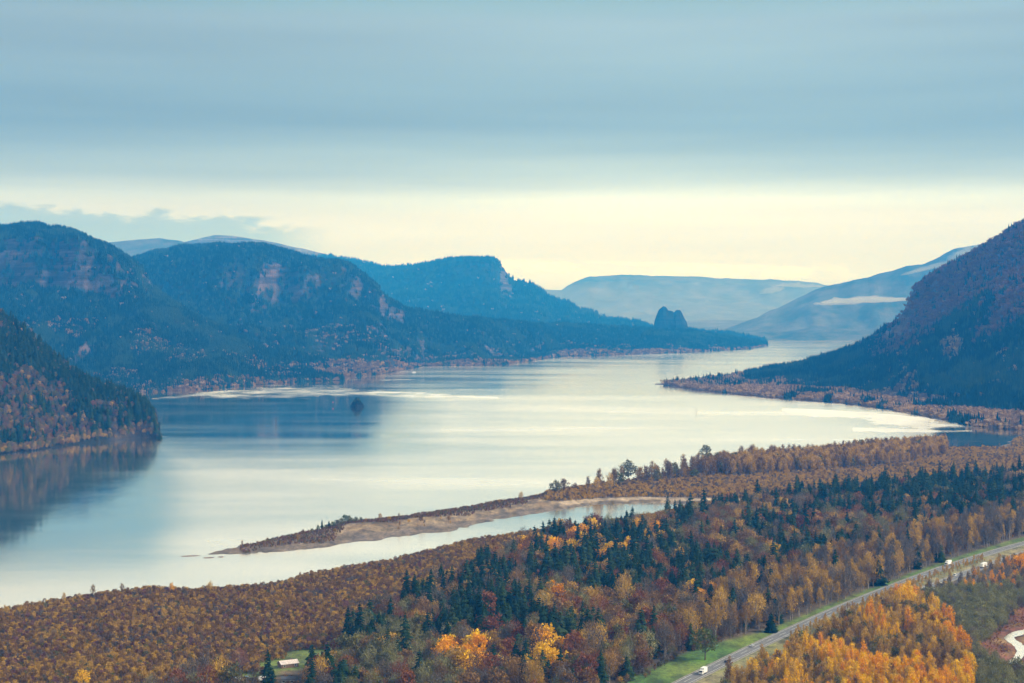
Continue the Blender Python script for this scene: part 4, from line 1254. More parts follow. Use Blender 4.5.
WHERE = {'thicket': 'poking out of the brown thicket on the near bank', 'flat': 'on the golden flat behind the dark conifers', 'wood': 'in the mixed wood between marsh thicket and highway', 'grove': 'in the golden grove below the highway', 'willow': 'in the grey-green copse beside the red marsh', 'roadside': 'on the near verge of the highway',
         'median': 'in the strip between the two carriageways', 'shore_row': 'in the row along the river shore', 'thicket_edge': 'standing above the brown shore thicket'}
WORD = {'conifer': 'conifer', 'broad': 'round-crowned tree', 'bare': 'nearly leafless tree', 'poplar': 'upright poplar', 'wispy': 'thin upright tree'}
GRP = {'thicket': 'small trees in the near thicket', 'flat': 'small trees on the golden flat', 'wood': 'trees of the mixed wood', 'grove': 'trees of the golden grove', 'willow': 'trees of the grey-green copse', 'roadside': 'trees on the near highway verge', 'median': 'small trees on the highway median', 'shore_row': 'trees in the shore row', 'thicket_edge': 'trees above the shore thicket'}
by = {}
for t in T:
    by.setdefault(t[0], []).append(t)
n_ind = 0
for shape, L_ in by.items():
    # largest in view first, inside the frame
    sz = []
    for t in L_:
        p = proj(t[3], t[4], t[5] + 8 * t[6])
        infr = (2 < p[0] < 1022) and (p[1] < 686)
        sz.append((t[6] / t[4]) if infr else 0)
    order = np.argsort(-np.array(sz))
    top = [i for i in order[:285] if sz[i] > 0]
    ts = set(top)
    for i in top:
        t = L_[i]
        lab = '%s %s %s' % (COLW[t[1]], WORD[shape], WHERE[t[8]])
        make_tree(shape, t[1], t[2], (t[3], t[4], t[5]), t[6], t[7], lab, GRP[t[8]] + ', ' + COLW[t[1]] + ' ' + WORD[shape])
        n_ind += 1
    rest = [t for i, t in enumerate(L_) if i not in ts]
    if rest:
        r = np.random.default_rng(5)
        mass({'conifer': 'conifer_wood', 'broad': 'broadleaf_wood', 'bare': 'leafless_wood', 'poplar': 'poplar_wood', 'wispy': 'sapling_wood'}[shape],
             [(t[3], t[4], t[5]) for t in rest], [t[7] for t in rest], [t[6] for t in rest],
             [NS[(shape, t[1])][t[2] % len(NS[(shape, t[1])])] for t in rest], NEARSET, 'the farther and smaller %ss of the woods along the river flats' % WORD[shape], 'woodland')

# ----- thickets (uncountable scrub)
def thicket(name, zonef, sp, d0, d1, cols, smin, smax, seed, label, xr=.47):
    X, Y, r = jgrid(sp, d0, d1, seed, xr)
    px, py = proj(X, Y, np.full_like(X, GZ))
    m = zonef(px, py, X, Y)
    X, Y, px, py = X[m], Y[m], px[m], py[m]; n = len(X)
    zz = ground_z(X, Y)
    tn = fbm(X / 26., Y / 26., seed + 1, 3) * .5 + r.random(n) * .5
    q = np.clip((tn - .2) / .6, 0, .999)
    c = np.array([NS[('shrub', k)][0] for k in cols])[(q * len(cols)).astype(int)]
    mass(name, np.stack([X, Y, zz - .1], 1), r.uniform(0, 6.28, n), r.uniform(smin, smax, n), c, NEARSET, label, 'thicket')


def z_left(px, py, X, Y):
    s = sdist(X, Y, PXY)
    w = in_poly(px, py, WOOD)
    m = (s > 2.0) & (py > 505) & (px < 700) & ~w
    m &= ~((px > 205) & (px < 575) & (py < 557) & (Y > 1330) & (np.interp(px, [205, 300, 400, 575], [566, 560, 548, 515]) > py))
    for a, b, ww, h in BARENODES: m &= ((px - a) / ww) ** 2 + ((py - b) / h) ** 2 > 1
    m &= hw_off(X, Y) < -30
    return m


def z_mid(px, py, X, Y):
    s = sdist(X, Y, PXY)
    m = (s > 5) & (px > 545) & (py < 540) & (Y < 2800)
    m &= ~((py > 507) & (px < 700))
    lowline = np.interp(px, [560, 600, 640, 745], [503, 499, 498, 500])
    m &= ~((px < 745) & (py > lowline - 1.2) & (py < lowline + 4.5))
    m &= ~in_poly(px, py, WOOD)
    m &= ~((px > 928) & (py < 449) & (px < 1012))
    return m


thicket('thicket', z_left, 2.75, 900, 2000, ['grey', 'mauve', 'brown', 'brown', 'tan', 'brown', 'tan', 'olive', 'tan'], .5, 1.5, 401, 'brown and gold scrub thicket covering the flat at the near river bank')
thicket('thicket', z_mid, 3.6, 1700, 2850, ['grey', 'tan', 'tan', 'grey', 'tan', 'tan', 'brown', 'tan', 'tan'], .7, 1.7, 403, 'pale golden scrub on the flat between the shore row and the dark conifers')
# undergrowth in wood, grove
thicket('undergrowth', lambda px, py, X, Y: (in_poly(px, py, WOOD) | in_poly(px, py, GROVE) | in_poly(px, py, WILLOW)) & (np.abs(hw_off(X, Y)) > 36) & (sdist(X, Y, PONDP) < -5) & ~(((px - 700) / 37) ** 2 + ((py - 674) / 20) ** 2 < 1) & ~(np.hypot((px - 325) / 42, (py - 655) / 5) < 1) & ~(np.hypot((px - 286) / 28, (py - 668) / 8) < 1), 5.5, 880, 2400,
        ['grey', 'brown', 'olive', 'brown', 'tan'], .7, 1.4, 405, 'brown undergrowth beneath the trees of the mixed wood')


def z_spit(px, py, X, Y):
    s = sdist(X, Y, PXY)
    up = np.interp(px, [p[0] for p in SPIT_UP][:14], [p[1] for p in SPIT_UP][:14]); lo = np.interp(px, [p[0] for p in SPIT_LOW][::-1], [p[1] for p in SPIT_LOW][::-1])
    rl = (py - up) / np.maximum(lo - up, .5)
    return (px > 240) & (px < 560) & (s > 1.5) & (py < 556) & (rl < np.interp(px, [240, 330, 350, 430, 500, 560], [.62, .62, .26, .42, .5, .3]) + .5 * (fbm(X / 25., Y / 25., 9, 2) - .5)) & (rl > -.1) & (np.random.default_rng(3).random(len(px)) < .75)


thicket('spit_scrub', z_spit, 2.6, 1300, 2000, ['grey', 'mauve', 'brown', 'brown', 'olive'], .3, .85, 407, 'low dark scrub along the river side of the sand spit')
thicket('marsh_grass', lambda px, py, X, Y: (px > 960) & (py > 596) & (hw_off(X, Y) > 45) & (sdist(X, Y, PONDP) < -4) & ~in_poly(px, py, WILLOW), 3.0, 900, 1400, ['rust', 'rust', 'rust', 'tan', 'rust'], .16, .45, 409, 'low red-brown marsh growth round the small bright pond', xr=.42)

print('trees individual', n_ind, 'all', len(T))

# ------------------------------------------------------------------ built things
def bmesh_obj(name, fn, mat, parent=None, loc=(0, 0, 0), rz=0.0, bevel=0.0):
    bm = bmesh.new(); fn(bm)
    if bevel:
        bmesh.ops.bevel(bm, geom=bm.edges[:], offset=bevel, segments=2, affect='EDGES')
    bmesh.ops.recalc_face_normals(bm, faces=bm.faces)
    me = bpy.data.meshes.new(name); bm.to_mesh(me); bm.free(); me.materials.append(mat)
    return link(name, me, parent, loc, rz)


def box(bm, x0, x1, y0, y1, z0, z1, tx=0.0, ty=0.0):
    """box with optional inward taper of the top face"""
    v = [bm.verts.new(p) for p in ((x0, y0, z0), (x1, y0, z0), (x1, y1, z0), (x0, y1, z0), (x0 + tx, y0 + ty, z1), (x1 - tx, y0 + ty, z1), (x1 - tx, y1 - ty, z1), (x0 + tx, y1 - ty, z1))]
    for f in ((3, 2, 1, 0), (4, 5, 6, 7), (0, 1, 5, 4), (1, 2, 6, 5), (2, 3, 7, 6), (3, 0, 4, 7)):
        bm.faces.new([v[i] for i in f])


def prism(bm, prof, w):
    """side profile (y, z) extruded across x"""
    a = [bm.verts.new((-w / 2, y, z)) for y, z in prof]; b = [bm.verts.new((w / 2, y, z)) for y, z in prof]
    bm.faces.new(a); bm.faces.new(b[::-1])
    for i in range(len(prof)):
        j = (i + 1) % len(prof)
        bm.faces.new((a[i], b[i], b[j], a[j]))


def wheel(bm, r, w):
    bmesh.ops.create_cone(bm, cap_ends=True, segments=16, radius1=r, radius2=r, depth=w, matrix=Matrix.Rotation(R(90), 4, 'Y'))


M['white'] = mat_plain('white_paint', (.78, .78, .76), .4, 0, .04)
M['silver'] = mat_plain('silver_paint', (.45, .47, .5), .35, .3, .04)
M['navy'] = mat_plain('dark_blue_paint', (.03, .05, .10), .3, 0, .05)
M['teal'] = mat_plain('teal_paint', (.12, .28, .34), .4, 0, .05)
M['glass'] = mat_plain('vehicle_glass', (.02, .025, .03), .15, 0, .05)
M['rubber'] = mat_plain('tyre_rubber', (.02, .02, .02), .9, 0, .1)
M['steel'] = mat_plain('chassis_steel', (.10, .10, .11), .6, .4, .1)
M['red'] = mat_plain('red_paint', (.55, .04, .05), .5, 0, .1)
M['pile'] = mat_plain('weathered_pile', (.06, .05, .045), .9, 0, .3)
M['roof_pale'] = mat_plain('pale_roof', (.55, .47, .44), .8, 0, .15, .8)
M['roof_dark'] = mat_plain('dark_roof', (.07, .07, .075), .8, 0, .15, .8)
M['wall_grey'] = mat_plain('grey_boards', (.36, .37, .38), .85, 0, .12, .8)
M['wall_brown'] = mat_plain('brown_boards', (.16, .10, .07), .85, 0, .12, .8)
M['lamp'] = mat_plain('lamp_lens', (.5, .45, .35), .2, 0, .05)


def root_at(name, x, y, z, rz, label, cat, group=None):
    o = bpy.data.objects.new(name, None); COL.objects.link(o)
    o.location = (x, y, z); o.rotation_euler = (0, 0, rz)
    return tag(o, label, cat, group)


def make_car(x, y, z, rz, paint, label, tall=0.0, name='car', cat='car'):
    t = root_at(name, x, y, z, rz, label, cat)
    L_, h = 4.7, 1.42 + tall
    b = bmesh_obj('body', lambda bm: prism(bm, [(-2.3, .35), (2.3, .35), (2.35, .75), (2.1, .92), (1.15, 1.02), (.55, h), (-1.5, h), (-2.15, 1.05), (-2.35, .95)], 1.82), paint, t, bevel=.05)
    bmesh_obj('windshield', lambda bm: prism(bm, [(1.17, 1.04), (.60, h - .04), (.55, h - .04), (1.12, 1.04)], 1.62), M['glass'], b, (0, .03, .012))
    for sx in (-1, 1):
        bmesh_obj('side_window', lambda bm: prism(bm, [(1.0, 1.05), (.5, h - .09), (-1.4, h - .09), (-1.9, 1.05)], .02), M['glass'], b, (sx * .918, 0, 0))
        bmesh_obj('headlight', lambda bm: box(bm, -.18, .18, -.03, .03, -.07, .07), M['lamp'], t, (sx * .65, 2.34, .75))
        for yy in (-1.4, 1.42):
            w_ = bmesh_obj('wheel', lambda bm: wheel(bm, .33, .24), M['rubber'], t, (sx * .84, yy, .33))
            bmesh_obj('rim', lambda bm: wheel(bm, .19, .02), M['silver'], w_, (sx * .125, 0, 0))
    bmesh_obj('rear_window', lambda bm: prism(bm, [(-1.53, h - .05), (-2.08, 1.08), (-2.13, 1.08), (-1.58, h - .05)], 1.5), M['glass'], b, (0, -.03, .012))
    return t


def make_truck(x, y, z, rz, label, length=9.0, cab=None, boxm=None, name='box_truck'):
    cab = cab or M['white']; boxm = boxm or M['white']
    t = root_at(name, x, y, z, rz, label, 'truck')
    f = length / 2
    bmesh_obj('chassis', lambda bm: box(bm, -.5, .5, -f, f - .2, .55, .85), M['steel'], t)
    bmesh_obj('cargo_box', lambda bm: box(bm, -1.25, 1.25, -f, f - 2.5, .95, 3.9), boxm, t, bevel=.04)
    c = bmesh_obj('cab', lambda bm: prism(bm, [(f - 2.3, .55), (f, .55), (f, 1.5), (f - .5, 2.75), (f - 2.3, 2.85)], 2.3), cab, t, bevel=.07)
    bmesh_obj('windshield', lambda bm: prism(bm, [(f - .04, 1.62), (f - .44, 2.6), (f - .49, 2.6), (f - .09, 1.62)], 2.0), M['glass'], c, (0, .05, .02))
    for sx in (-1, 1):
        bmesh_obj('side_window', lambda bm: box(bm, -.01, .01, f - 1.7, f - .75, 1.7, 2.5), M['glass'], c, (sx * 1.165, 0, 0))
        bmesh_obj('headlight', lambda bm: box(bm, -.2, .2, -.03, .03, -.1, .1), M['lamp'], t, (sx * .85, f + .03, .9))
        bmesh_obj('mirror', lambda bm: box(bm, -.1, .1, -.05, .05, -.25, .25), M['steel'], c, (sx * 1.35, f - .55, 1.9))
        for yy in (f - 1.1, -f + 1.3, -f + 2.5):
            w_ = bmesh_obj('wheel', lambda bm: wheel(bm, .5, .35), M['rubber'], t, (sx * 1.0, yy, .5))
            bmesh_obj('rim', lambda bm: wheel(bm, .27, .02), M['silver'], w_, (sx * .18, 0, 0))
    return t


HWPX = proj(HWS[:, 0], HWS[:, 1], np.full(len(HWS), GZ + 1))[0]


def on_road(px, off):
    P = HWS + HN * off
    q = proj(P[:, 0], P[:, 1], np.full(len(P), GZ + 1))[0]
    i = int(np.argmin(np.abs(q - px)))
    if q[i] > px: i = max(i - 1, 0)
    k = (px - q[i]) / (q[i + 1] - q[i] + 1e-9)
    p = P[i] * (1 - k) + P[i + 1] * k
    return float(p[0]), float(p[1]), math.atan2(-HT[i][0], HT[i][1])


for px_, off, kind, paint, flip, lab in (
        (948, -14.3, 'truck', None, True, 'white box truck on the river-side carriageway near the big grey bare tree'),
        (984, 14.3, 'truck2', None, False, 'white lorry with silver cab on the carriageway away from the river'),
        (955, 10.6, 'van', 'white', False, 'white van behind roadside trees below the white box truck'),
        (940, 14.3, 'car', 'white', False, 'small white car half hidden by orange roadside trees'),
        (752, -14.3, 'car', 'silver', True, 'silver car on the highway beyond the first golden tree'),
        (727, -10.7, 'car', 'navy', False, 'dark blue car on the highway near the lone green tree'),
        (703, -10.7, 'truck3', None, True, 'white delivery truck on the highway at the bottom of the green verge')):
    x, y, a = on_road(px_, off)
    z = GZ + .235
    if flip: a += math.pi
    if kind == 'truck': make_truck(x, y, z, a, lab, 10.5)
    elif kind == 'truck2': make_truck(x, y, z, a, lab, 12.5, M['silver'])
    elif kind == 'truck3': make_truck(x, y, z, a, lab, 7.5)
    elif kind == 'van': make_car(x, y, z, a, M[paint], lab, .6, 'van', 'van')
    else: make_car(x, y, z, a, M[paint], lab)


def gz1(x, y):
    return float(ground_z(np.array([x]), np.array([y]))[0])


# yard at the lower left
def make_house(px_, py_, rz, w, d, h, wallm, roofm, label, name='house'):
    x, y = [float(q) for q in gp(px_, py_, GZ)]
    t = root_at(name, x, y, gz1(x, y) - .1, rz, label, 'house' if name == 'house' else 'shed')
    wl = bmesh_obj('wall', lambda bm: box(bm, -w / 2, w / 2, -d / 2, d / 2, 0, h), wallm, t)
    rh = d * .22

    def roof(bm):
        o = .45
        prof = [(-d / 2 - o, h - .12), (0, h + rh), (d / 2 + o, h - .12), (d / 2 + o, h + .06), (0, h + rh + .2), (-d / 2 - o, h + .06)]
        prism(bm, prof, w + 2 * o)
    rf = bmesh_obj('roof', roof, roofm, t)

    def gable(bm):
        for sx in (-1, 1):
            v = [bm.verts.new((sx * w / 2 * .99, yy, zz)) for yy, zz in ((-d / 2, h - .02), (d / 2, h - .02), (0, h + rh - .05))]
            bm.faces.new(v)
    bmesh_obj('gable', gable, wallm, t)
    bmesh_obj('chimney', lambda bm: box(bm, w * .2, w * .2 + .7, .4, 1.1, h + rh * .4, h + rh + .9), M['wall_brown'], rf)
    dr = bmesh_obj('door', lambda bm: box(bm, -.5, .5, -.06, 0, 0.05, 2.1), M['wall_brown'], t, (w * .05, -d / 2 - .003, 0))
    bmesh_obj('handle', lambda bm: box(bm, .32, .42, -.12, -.06, .98, 1.06), M['steel'], dr)
    for sx in (-.32, .32):
        wn = bmesh_obj('window', lambda bm: box(bm, -.75, .75, -.05, 0, .95, 2.1), M['white'], t, (sx * w, -d / 2 - .003, 0))
        bmesh_obj('pane', lambda bm: box(bm, -.65, .65, -.02, 0, 1.05, 2.0), M['glass'], wn, (0, -.052, 0))
    return t


make_house(288, 667, .5, 11, 7, 2.6, M['wall_brown'], M['roof_pale'], 'small house with a pale roof on the lawn at the wood edge')
make_house(288, 683, .1, 7.5, 5, 2.8, M['wall_grey'], M['roof_dark'], 'grey walled shed with dark roof at the bottom edge below the pale roofed house', 'shed')


def make_trailer(px_, py_, rz, paint, label, L_=6.5):
    x, y = [float(q) for q in gp(px_, py_, GZ)]
    t = root_at('trailer', x, y, gz1(x, y), rz, label, 'trailer')
    b = bmesh_obj('body', lambda bm: prism(bm, [(-L_ / 2, .6), (L_ / 2, .6), (L_ / 2 + .3, 1.4), (L_ / 2 - .2, 2.7), (-L_ / 2 + .2, 2.75), (-L_ / 2 - .1, 1.3)], 2.4), paint, t, bevel=.08)
    for sx in (-1, 1):
        bmesh_obj('wheel', lambda bm: wheel(bm, .36, .22), M['rubber'], t, (sx * 1.05, -.3, .36))
        bmesh_obj('window', lambda bm: box(bm, -.01, .01, -1.2, 1.0, 1.5, 2.15), M['glass'], b, (sx * 1.215, 0, 0))
    bmesh_obj('drawbar', lambda bm: box(bm, -.06, .06, L_ / 2, L_ / 2 + 1.3, .45, .6), M['steel'], t)
    return t


make_trailer(235, 682, 1.25, M['white'], 'white camping trailer at the left end of the yard')
make_trailer(263, 681, 1.9, M['white'], 'white trailer next to the dark conifer in the yard', 5.4)
for px_, py_, rz, p, lab in ((246, 679, 1.4, 'teal', 'teal car parked between the two white trailers'), (254, 683, .5, 'navy', 'dark car parked in front of the white trailer by the conifer')):
    x, y = [float(q) for q in gp(px_, py_, GZ)]
    make_car(x, y, gz1(x, y), rz, M[p], lab, .3)


# river markers
def make_marker(px_, py_, h, label, paint, plat=True):
    x, y = [float(q) for q in gp(px_, py_, 0)]
    t = root_at('channel_marker', x, y, 0, random.uniform(0, 1), label, 'channel marker', None)
    if plat:
        for k in range(3):
            a = k * 2.09
            Vt, Ft = [], []
            tube(Vt, Ft, (math.cos(a) * 1.1, math.sin(a) * 1.1, -4), (math.cos(a) * .5, math.sin(a) * .5, h * .62), .28, .24, 8)
            link('pile', mesh_np('pile', Vt, Ft, M['pile']), t)
        bmesh_obj('platform', lambda bm: box(bm, -1.1, 1.1, -1.1, 1.1, h * .62, h * .62 + .25), M['pile'], t)
        bmesh_obj('dayboard', lambda bm: box(bm, -1.0, 1.0, -.06, .06, h * .62 + .6, h), paint, t)
        bmesh_obj('lamp', lambda bm: box(bm, -.2, .2, -.2, .2, h + .003, h + .7, .06, .06), M['lamp'], t)
    else:
        Vt, Ft = [], []
        tube(Vt, Ft, (0, 0, -4), (.2, 0, h), .42, .34, 8)
        link('pile', mesh_np('pile', Vt, Ft, paint), t)
        bmesh_obj('cap', lambda bm: box(bm, -.5, .5, -.5, .5, h, h + .35, .15, .15), M['pile'], t, (.2, 0, 0))


make_marker(276, 423.5, 12, 'dark channel marker standing in the dark blue reflection', M['navy'])
make_marker(333, 405.5, 9, 'red channel marker between the dark marker and the wooded islet', M['red'])
make_marker(237, 395.5, 10, 'thin pile in the bright ripples off the far shore', M['pile'], False)
make_marker(686, 366.5, 14, 'thin post in the pale channel before the wooded point', M['pile'], False)
make_marker(727, 363.5, 18, 'taller thin post in the pale channel nearer the far shore bend', M['pile'], False)
make_marker(696, 415.5, 15, 'lone thin pile in the open cream-coloured water', M['pile'], False)
make_marker(66, 448, 8, 'short pile beside the shore of the small headland', M['pile'], False)

# small cruiser far away by the wooded shore
x, y = [float(q) for q in gp(414, 372.5, 0)]
t = root_at('motor_boat', x, y, 0, 1.5, 'tiny white motor boat close to the wooded far shore', 'boat')
hb = bmesh_obj('hull', lambda bm: prism(bm, [(-7, -.4), (6, -.4), (8.5, 1.9), (-7, 1.6)], 3.6), M['white'], t, bevel=.1)
bmesh_obj('cabin', lambda bm: box(bm, -1.4, 1.4, -4, 3, 1.6, 4.0, .25, .6), M['white'], t)
bmesh_obj('window', lambda bm: box(bm, -1.45, 1.45, -3.2, 2.2, 2.5, 3.3, .12, .2), M['glass'], t)

# road sign
x, y, a = on_road(996, 21)
t = root_at('road_sign', x, y, GZ, a, 'white roadside sign on a post past the lorry', 'road sign')
bmesh_obj('post', lambda bm: box(bm, -.08, .08, -.08, .08, 0, 3.2), M['steel'], t)
bmesh_obj('sign_panel', lambda bm: box(bm, -1.3, 1.3, -.13, -.085, 1.7, 3.5), M['white'], t)

# wooded islet
ix, iy = [float(q) for q in gp(357, 407, 0)]
Vi, Fi = [], []
nr, na_ = 14, 40
for i in range(nr + 1):
    for j in range(na_):
        rr = i / nr; a = j / na_ * 6.283
        rad = 19 * rr * (1 + .35 * (float(vn(math.cos(a) * 2 + 9, math.sin(a) * 2 + 9, 3)) - .5))
        zz = 17.0 * (1 - rr ** 1.6) * (.6 + .8 * float(fbm(math.cos(a) * rr * 3 + 5, math.sin(a) * rr * 3 + 5, 8, 3))) - 1.2 * rr
        Vi.append((ix + math.cos(a) * rad * .85, iy + math.sin(a) * rad * 1.1, zz))
for i in range(nr):
    for j in range(na_):
        k = (j + 1) % na_
        Fi.append((i * na_ + j, (i + 1) * na_ + j, (i + 1) * na_ + k, i * na_ + k))
tag(link('islet', mesh_np('islet', Vi, Fi, M['rock'])), kind='structure')
for dx, dy, s, sh, lf, lab in ((-2, 0, .62, 'conifer', 'conifer', 'tallest dark conifer on the rocky islet'), (4, 2, .5, 'conifer', 'conifer', 'second dark conifer at the outer side of the rocky islet'),
                               (-7, 1, .40, 'conifer', 'conifer', 'low conifer at the left slope of the rocky islet'), (-4, -8, .5, 'conifer', 'conifer', 'front conifer low over the water on the rocky islet'), (5, -7, .45, 'conifer', 'conifer', 'front conifer beside the green bush on the rocky islet'), (2, -5, .5, 'broad', 'green', 'green bush on the near face of the rocky islet'), (8, -2, .42, 'conifer', 'conifer', 'small conifer low on the right slope of the rocky islet'), (-3, -6, .45, 'broad', 'olive', 'olive bush at the foot of the rocky islet')):
    make_tree(sh, lf, int(abs(dx)), (ix + dx, iy + dy, 14.5 - (dx * dx + dy * dy) * .10), s * 1.15, dx, lab, None, 1.1)

# flat stones at the tip of the spit
for k, (a, b, w_, lab) in enumerate(((190, 556, 7, 'long low gravel bar beyond the spit tip'), (209, 557.8, 4, 'small gravel bar below the spit tip'), (221, 557, 2.2, 'tiny gravel bar closest to the spit'))):
    x, y = [float(q) for q in gp(a, b, 0)]
    bm = bmesh.new()
    bmesh.ops.create_icosphere(bm, subdivisions=3, radius=1.0)
    for v in bm.verts:
        f = 1 + .5 * (float(fbm(v.co.x * 2 + k * 5, v.co.y * 2, 4, 3)) - .5)
        v.co = Vector((v.co.x * w_ * 1.3 * f, v.co.y * 3.5 * f, v.co.z * .30))
    me = bpy.data.meshes.new('gravel_bar'); bm.to_mesh(me); bm.free(); me.materials.append(M['gravel_wet'] if 'gravel_wet' in M else M['wall_brown'])
    tag(link('gravel_bar', me, None, (x, y, 0), .25), None, None, None, 'structure')


# low fog banks in the far valleys
def fog(px_, py_, d, wpx, hpx, seed, label, dens=.006, tilt=0.0):
    x, y, z = [float(q) for q in at(px_, py_, d)]
    w_, h_ = wpx / FPX * d / 2, hpx / FPX * d / 2
    bm = bmesh.new(); bmesh.ops.create_icosphere(bm, subdivisions=5, radius=1.0)
    for v in bm.verts:
        c = v.co
        f = 1 + .9 * (float(fbm(c.x * 4.5 + seed, c.z * 1.6 + c.y * 1.5 + 7, seed, 4)) - .5)
        flat_ = .45 if c.z < 0 else 1.0
        v.co = Vector((c.x * w_ * (1 + .15 * (f - 1)), c.y * w_ * .35 * f, c.z * h_ * f * f * flat_ + c.x * w_ * tilt))
    me = bpy.data.meshes.new('fog_bank'); bm.to_mesh(me); bm.free()
    m = bpy.data.materials.get('fog_%g' % dens)
    if m is None:
        m = bpy.data.materials.new('fog_%g' % dens); m.use_nodes = True; n_ = m.node_tree; n_.nodes.clear()
        o_ = n_.nodes.new('ShaderNodeOutputMaterial'); v_ = n_.nodes.new('ShaderNodeVolumePrincipled')
        v_.inputs['Color'].default_value = (.96, .98, 1, 1); v_.inputs['Density'].default_value = dens
        n_.links.new(v_.outputs[0], o_.inputs['Volume'])
    me.materials.append(m)
    tag(link('fog_bank', me, None, (x, y, z)), label, 'fog', None, 'stuff')


def mist():
    bm = bmesh.new(); bmesh.ops.create_icosphere(bm, subdivisions=5, radius=1.0)
    for v in bm.verts:
        c = v.co; f = 1 + .5 * (float(fbm(c.x * 3 + 5, c.y * 3 + c.z * 2, 4, 3)) - .5)
        v.co = Vector((c.x * 4200 * f + 1600, c.y * 1900 * f + 14600, max(c.z, -.02) * 520 * f + 12))
    me = bpy.data.meshes.new('mist'); bm.to_mesh(me); bm.free()
    m = bpy.data.materials.new('valley_mist'); m.use_nodes = True; n_ = m.node_tree; n_.nodes.clear()
    o_ = n_.nodes.new('ShaderNodeOutputMaterial'); v_ = n_.nodes.new('ShaderNodeVolumePrincipled')
    v_.inputs['Color'].default_value = (.95, .98, 1, 1); v_.inputs['Density'].default_value = 9e-5
    n_.links.new(v_.outputs[0], o_.inputs['Volume']); me.materials.append(m)
    tag(link('mist', me), 'thin pale mist lying in the far end of the valley', 'mist', None, 'stuff')


mist()
fog(866, 301, 11300, 92, 9, 3, 'long pale fog strip lying across the slope beyond the steep mountain', .008, .03)
fog(835, 304, 11200, 44, 5, 8, 'thin tail of the fog strip beyond the steep mountain', .006)
fog(968, 254, 11500, 44, 14, 5, 'fog patch on the high slope behind the steep mountain', .005, .35)
for k_, (a_, b_, w_, h_, l_) in enumerate(((800, 286, 50, 6, 'fog caught in the notch between the two far ridges'),)):
    fog(a_, b_, 15500, w_, h_, 20 + k_, l_, .003, -.02)
fog(930, 268, 11500, 60, 6, 31, 'thin fog streamer high on the slope behind the steep mountain', .003, .25)
fog(772, 291, 15500, 26, 9, 6, 'small fog puff on the far ridge', .004, .2)
fog(704, 303, 15500, 16, 6, 7, 'faint fog puff in the middle of the far ridge', .002)


# ------------------------------------------------------------------ haze, sky, light
def haze():
    x0, x1, y0, y1, z0, z1 = -12000, 12000, -1500, 27000, -9, 1120
    V = [(x, y, z) for z in (z0, z1) for y in (y0, y1) for x in (x0, x1)]
    F = [(0, 2, 3, 1), (4, 5, 7, 6), (0, 1, 5, 4), (2, 6, 7, 3), (0, 4, 6, 2), (1, 3, 7, 5)]
    m = bpy.data.materials.new('haze_air')
    nt, ns, L = nodes(m)
    out = N(nt, 'ShaderNodeOutputMaterial')
    v = N(nt, 'ShaderNodeVolumePrincipled')
    v.inputs['Color'].default_value = (0.02, 0.31, 1.0, 1)
    v.inputs['Absorption Color'].default_value = (1, 1, 1, 1)
    v.inputs['Density'].default_value = 9.4e-5
    v.inputs['Anisotropy'].default_value = 0.0
    L.new(v.outputs[0], out.inputs['Volume'])
    o = link('haze', mesh_np('haze', V, F, m))
    tag(o, 'thin blue air haze filling the river gorge', 'haze', None, 'stuff')
    o.visible_shadow = True


haze()

w = bpy.data.worlds.new('World'); SC.world = w
w.use_nodes = True
nt = w.node_tree; nt.nodes.clear(); L = nt.links
SUN_EL, SUN_AZ = R(34), R(98)   # azimuth clockwise from +Y
sky = N(nt, 'ShaderNodeTexSky', sky_type='NISHITA', sun_disc=False)
sky.sun_elevation = SUN_EL; sky.sun_rotation = SUN_AZ
bg1 = N(nt, 'ShaderNodeBackground', i_Strength=.10); L.new(sky.outputs[0], bg1.inputs[0])
tc = N(nt, 'ShaderNodeTexCoord')
sp = N(nt, 'ShaderNodeSeparateXYZ'); L.new(tc.outputs['Generated'], sp.inputs[0])
mpn = N(nt, 'ShaderNodeMapping'); mpn.inputs['Scale'].default_value = (2.2, 2.2, 34)
L.new(tc.outputs['Generated'], mpn.inputs['Vector'])
nz1 = N(nt, 'ShaderNodeTexNoise', i_Scale=1.0, i_Detail=5.0, i_Roughness=.5); L.new(mpn.outputs[0], nz1.inputs['Vector'])
wob = N(nt, 'ShaderNodeMath', operation='MULTIPLY_ADD', i_1=.030, i_2=-.015); L.new(nz1.outputs[0], wob.inputs[0])
za = N(nt, 'ShaderNodeMath', operation='ADD'); L.new(sp.outputs['Z'], za.inputs[0]); L.new(wob.outputs[0], za.inputs[1])
sq = N(nt, 'ShaderNodeMath', operation='POWER', i_1=.5)
cl = N(nt, 'ShaderNodeMath', operation='MAXIMUM', i_1=0.0); L.new(za.outputs[0], cl.inputs[0]); L.new(cl.outputs[0], sq.inputs[0])
SKY = [(0.0, (.74, .86, .92)), (.022, (.74, .85, .88)), (.042, (.74, .81, .78)), (.062, (.765, .80, .71)), (.071, (.72, .80, .74)), (.083, (.43, .52, .50)), (.098, (.29, .385, .40)), (.113, (.21, .30, .335)), (.135, (.235, .335, .37)), (.16, (.27, .37, .40)), (.178, (.28, .38, .41)), (.192, (.24, .37, .385)), (.20, (.34, .46, .46)),
       (.222, (1.6, 1.55, 1.34)), (.34, (1.6, 1.52, 1.34)), (.44, (.75, .78, .78)), (1.0, (.34, .42, .48))]
rp = ramp(nt, [(math.sqrt(z), [c / 1.6 for c in col]) for z, col in SKY])
L.new(sq.outputs[0], rp.inputs[0])
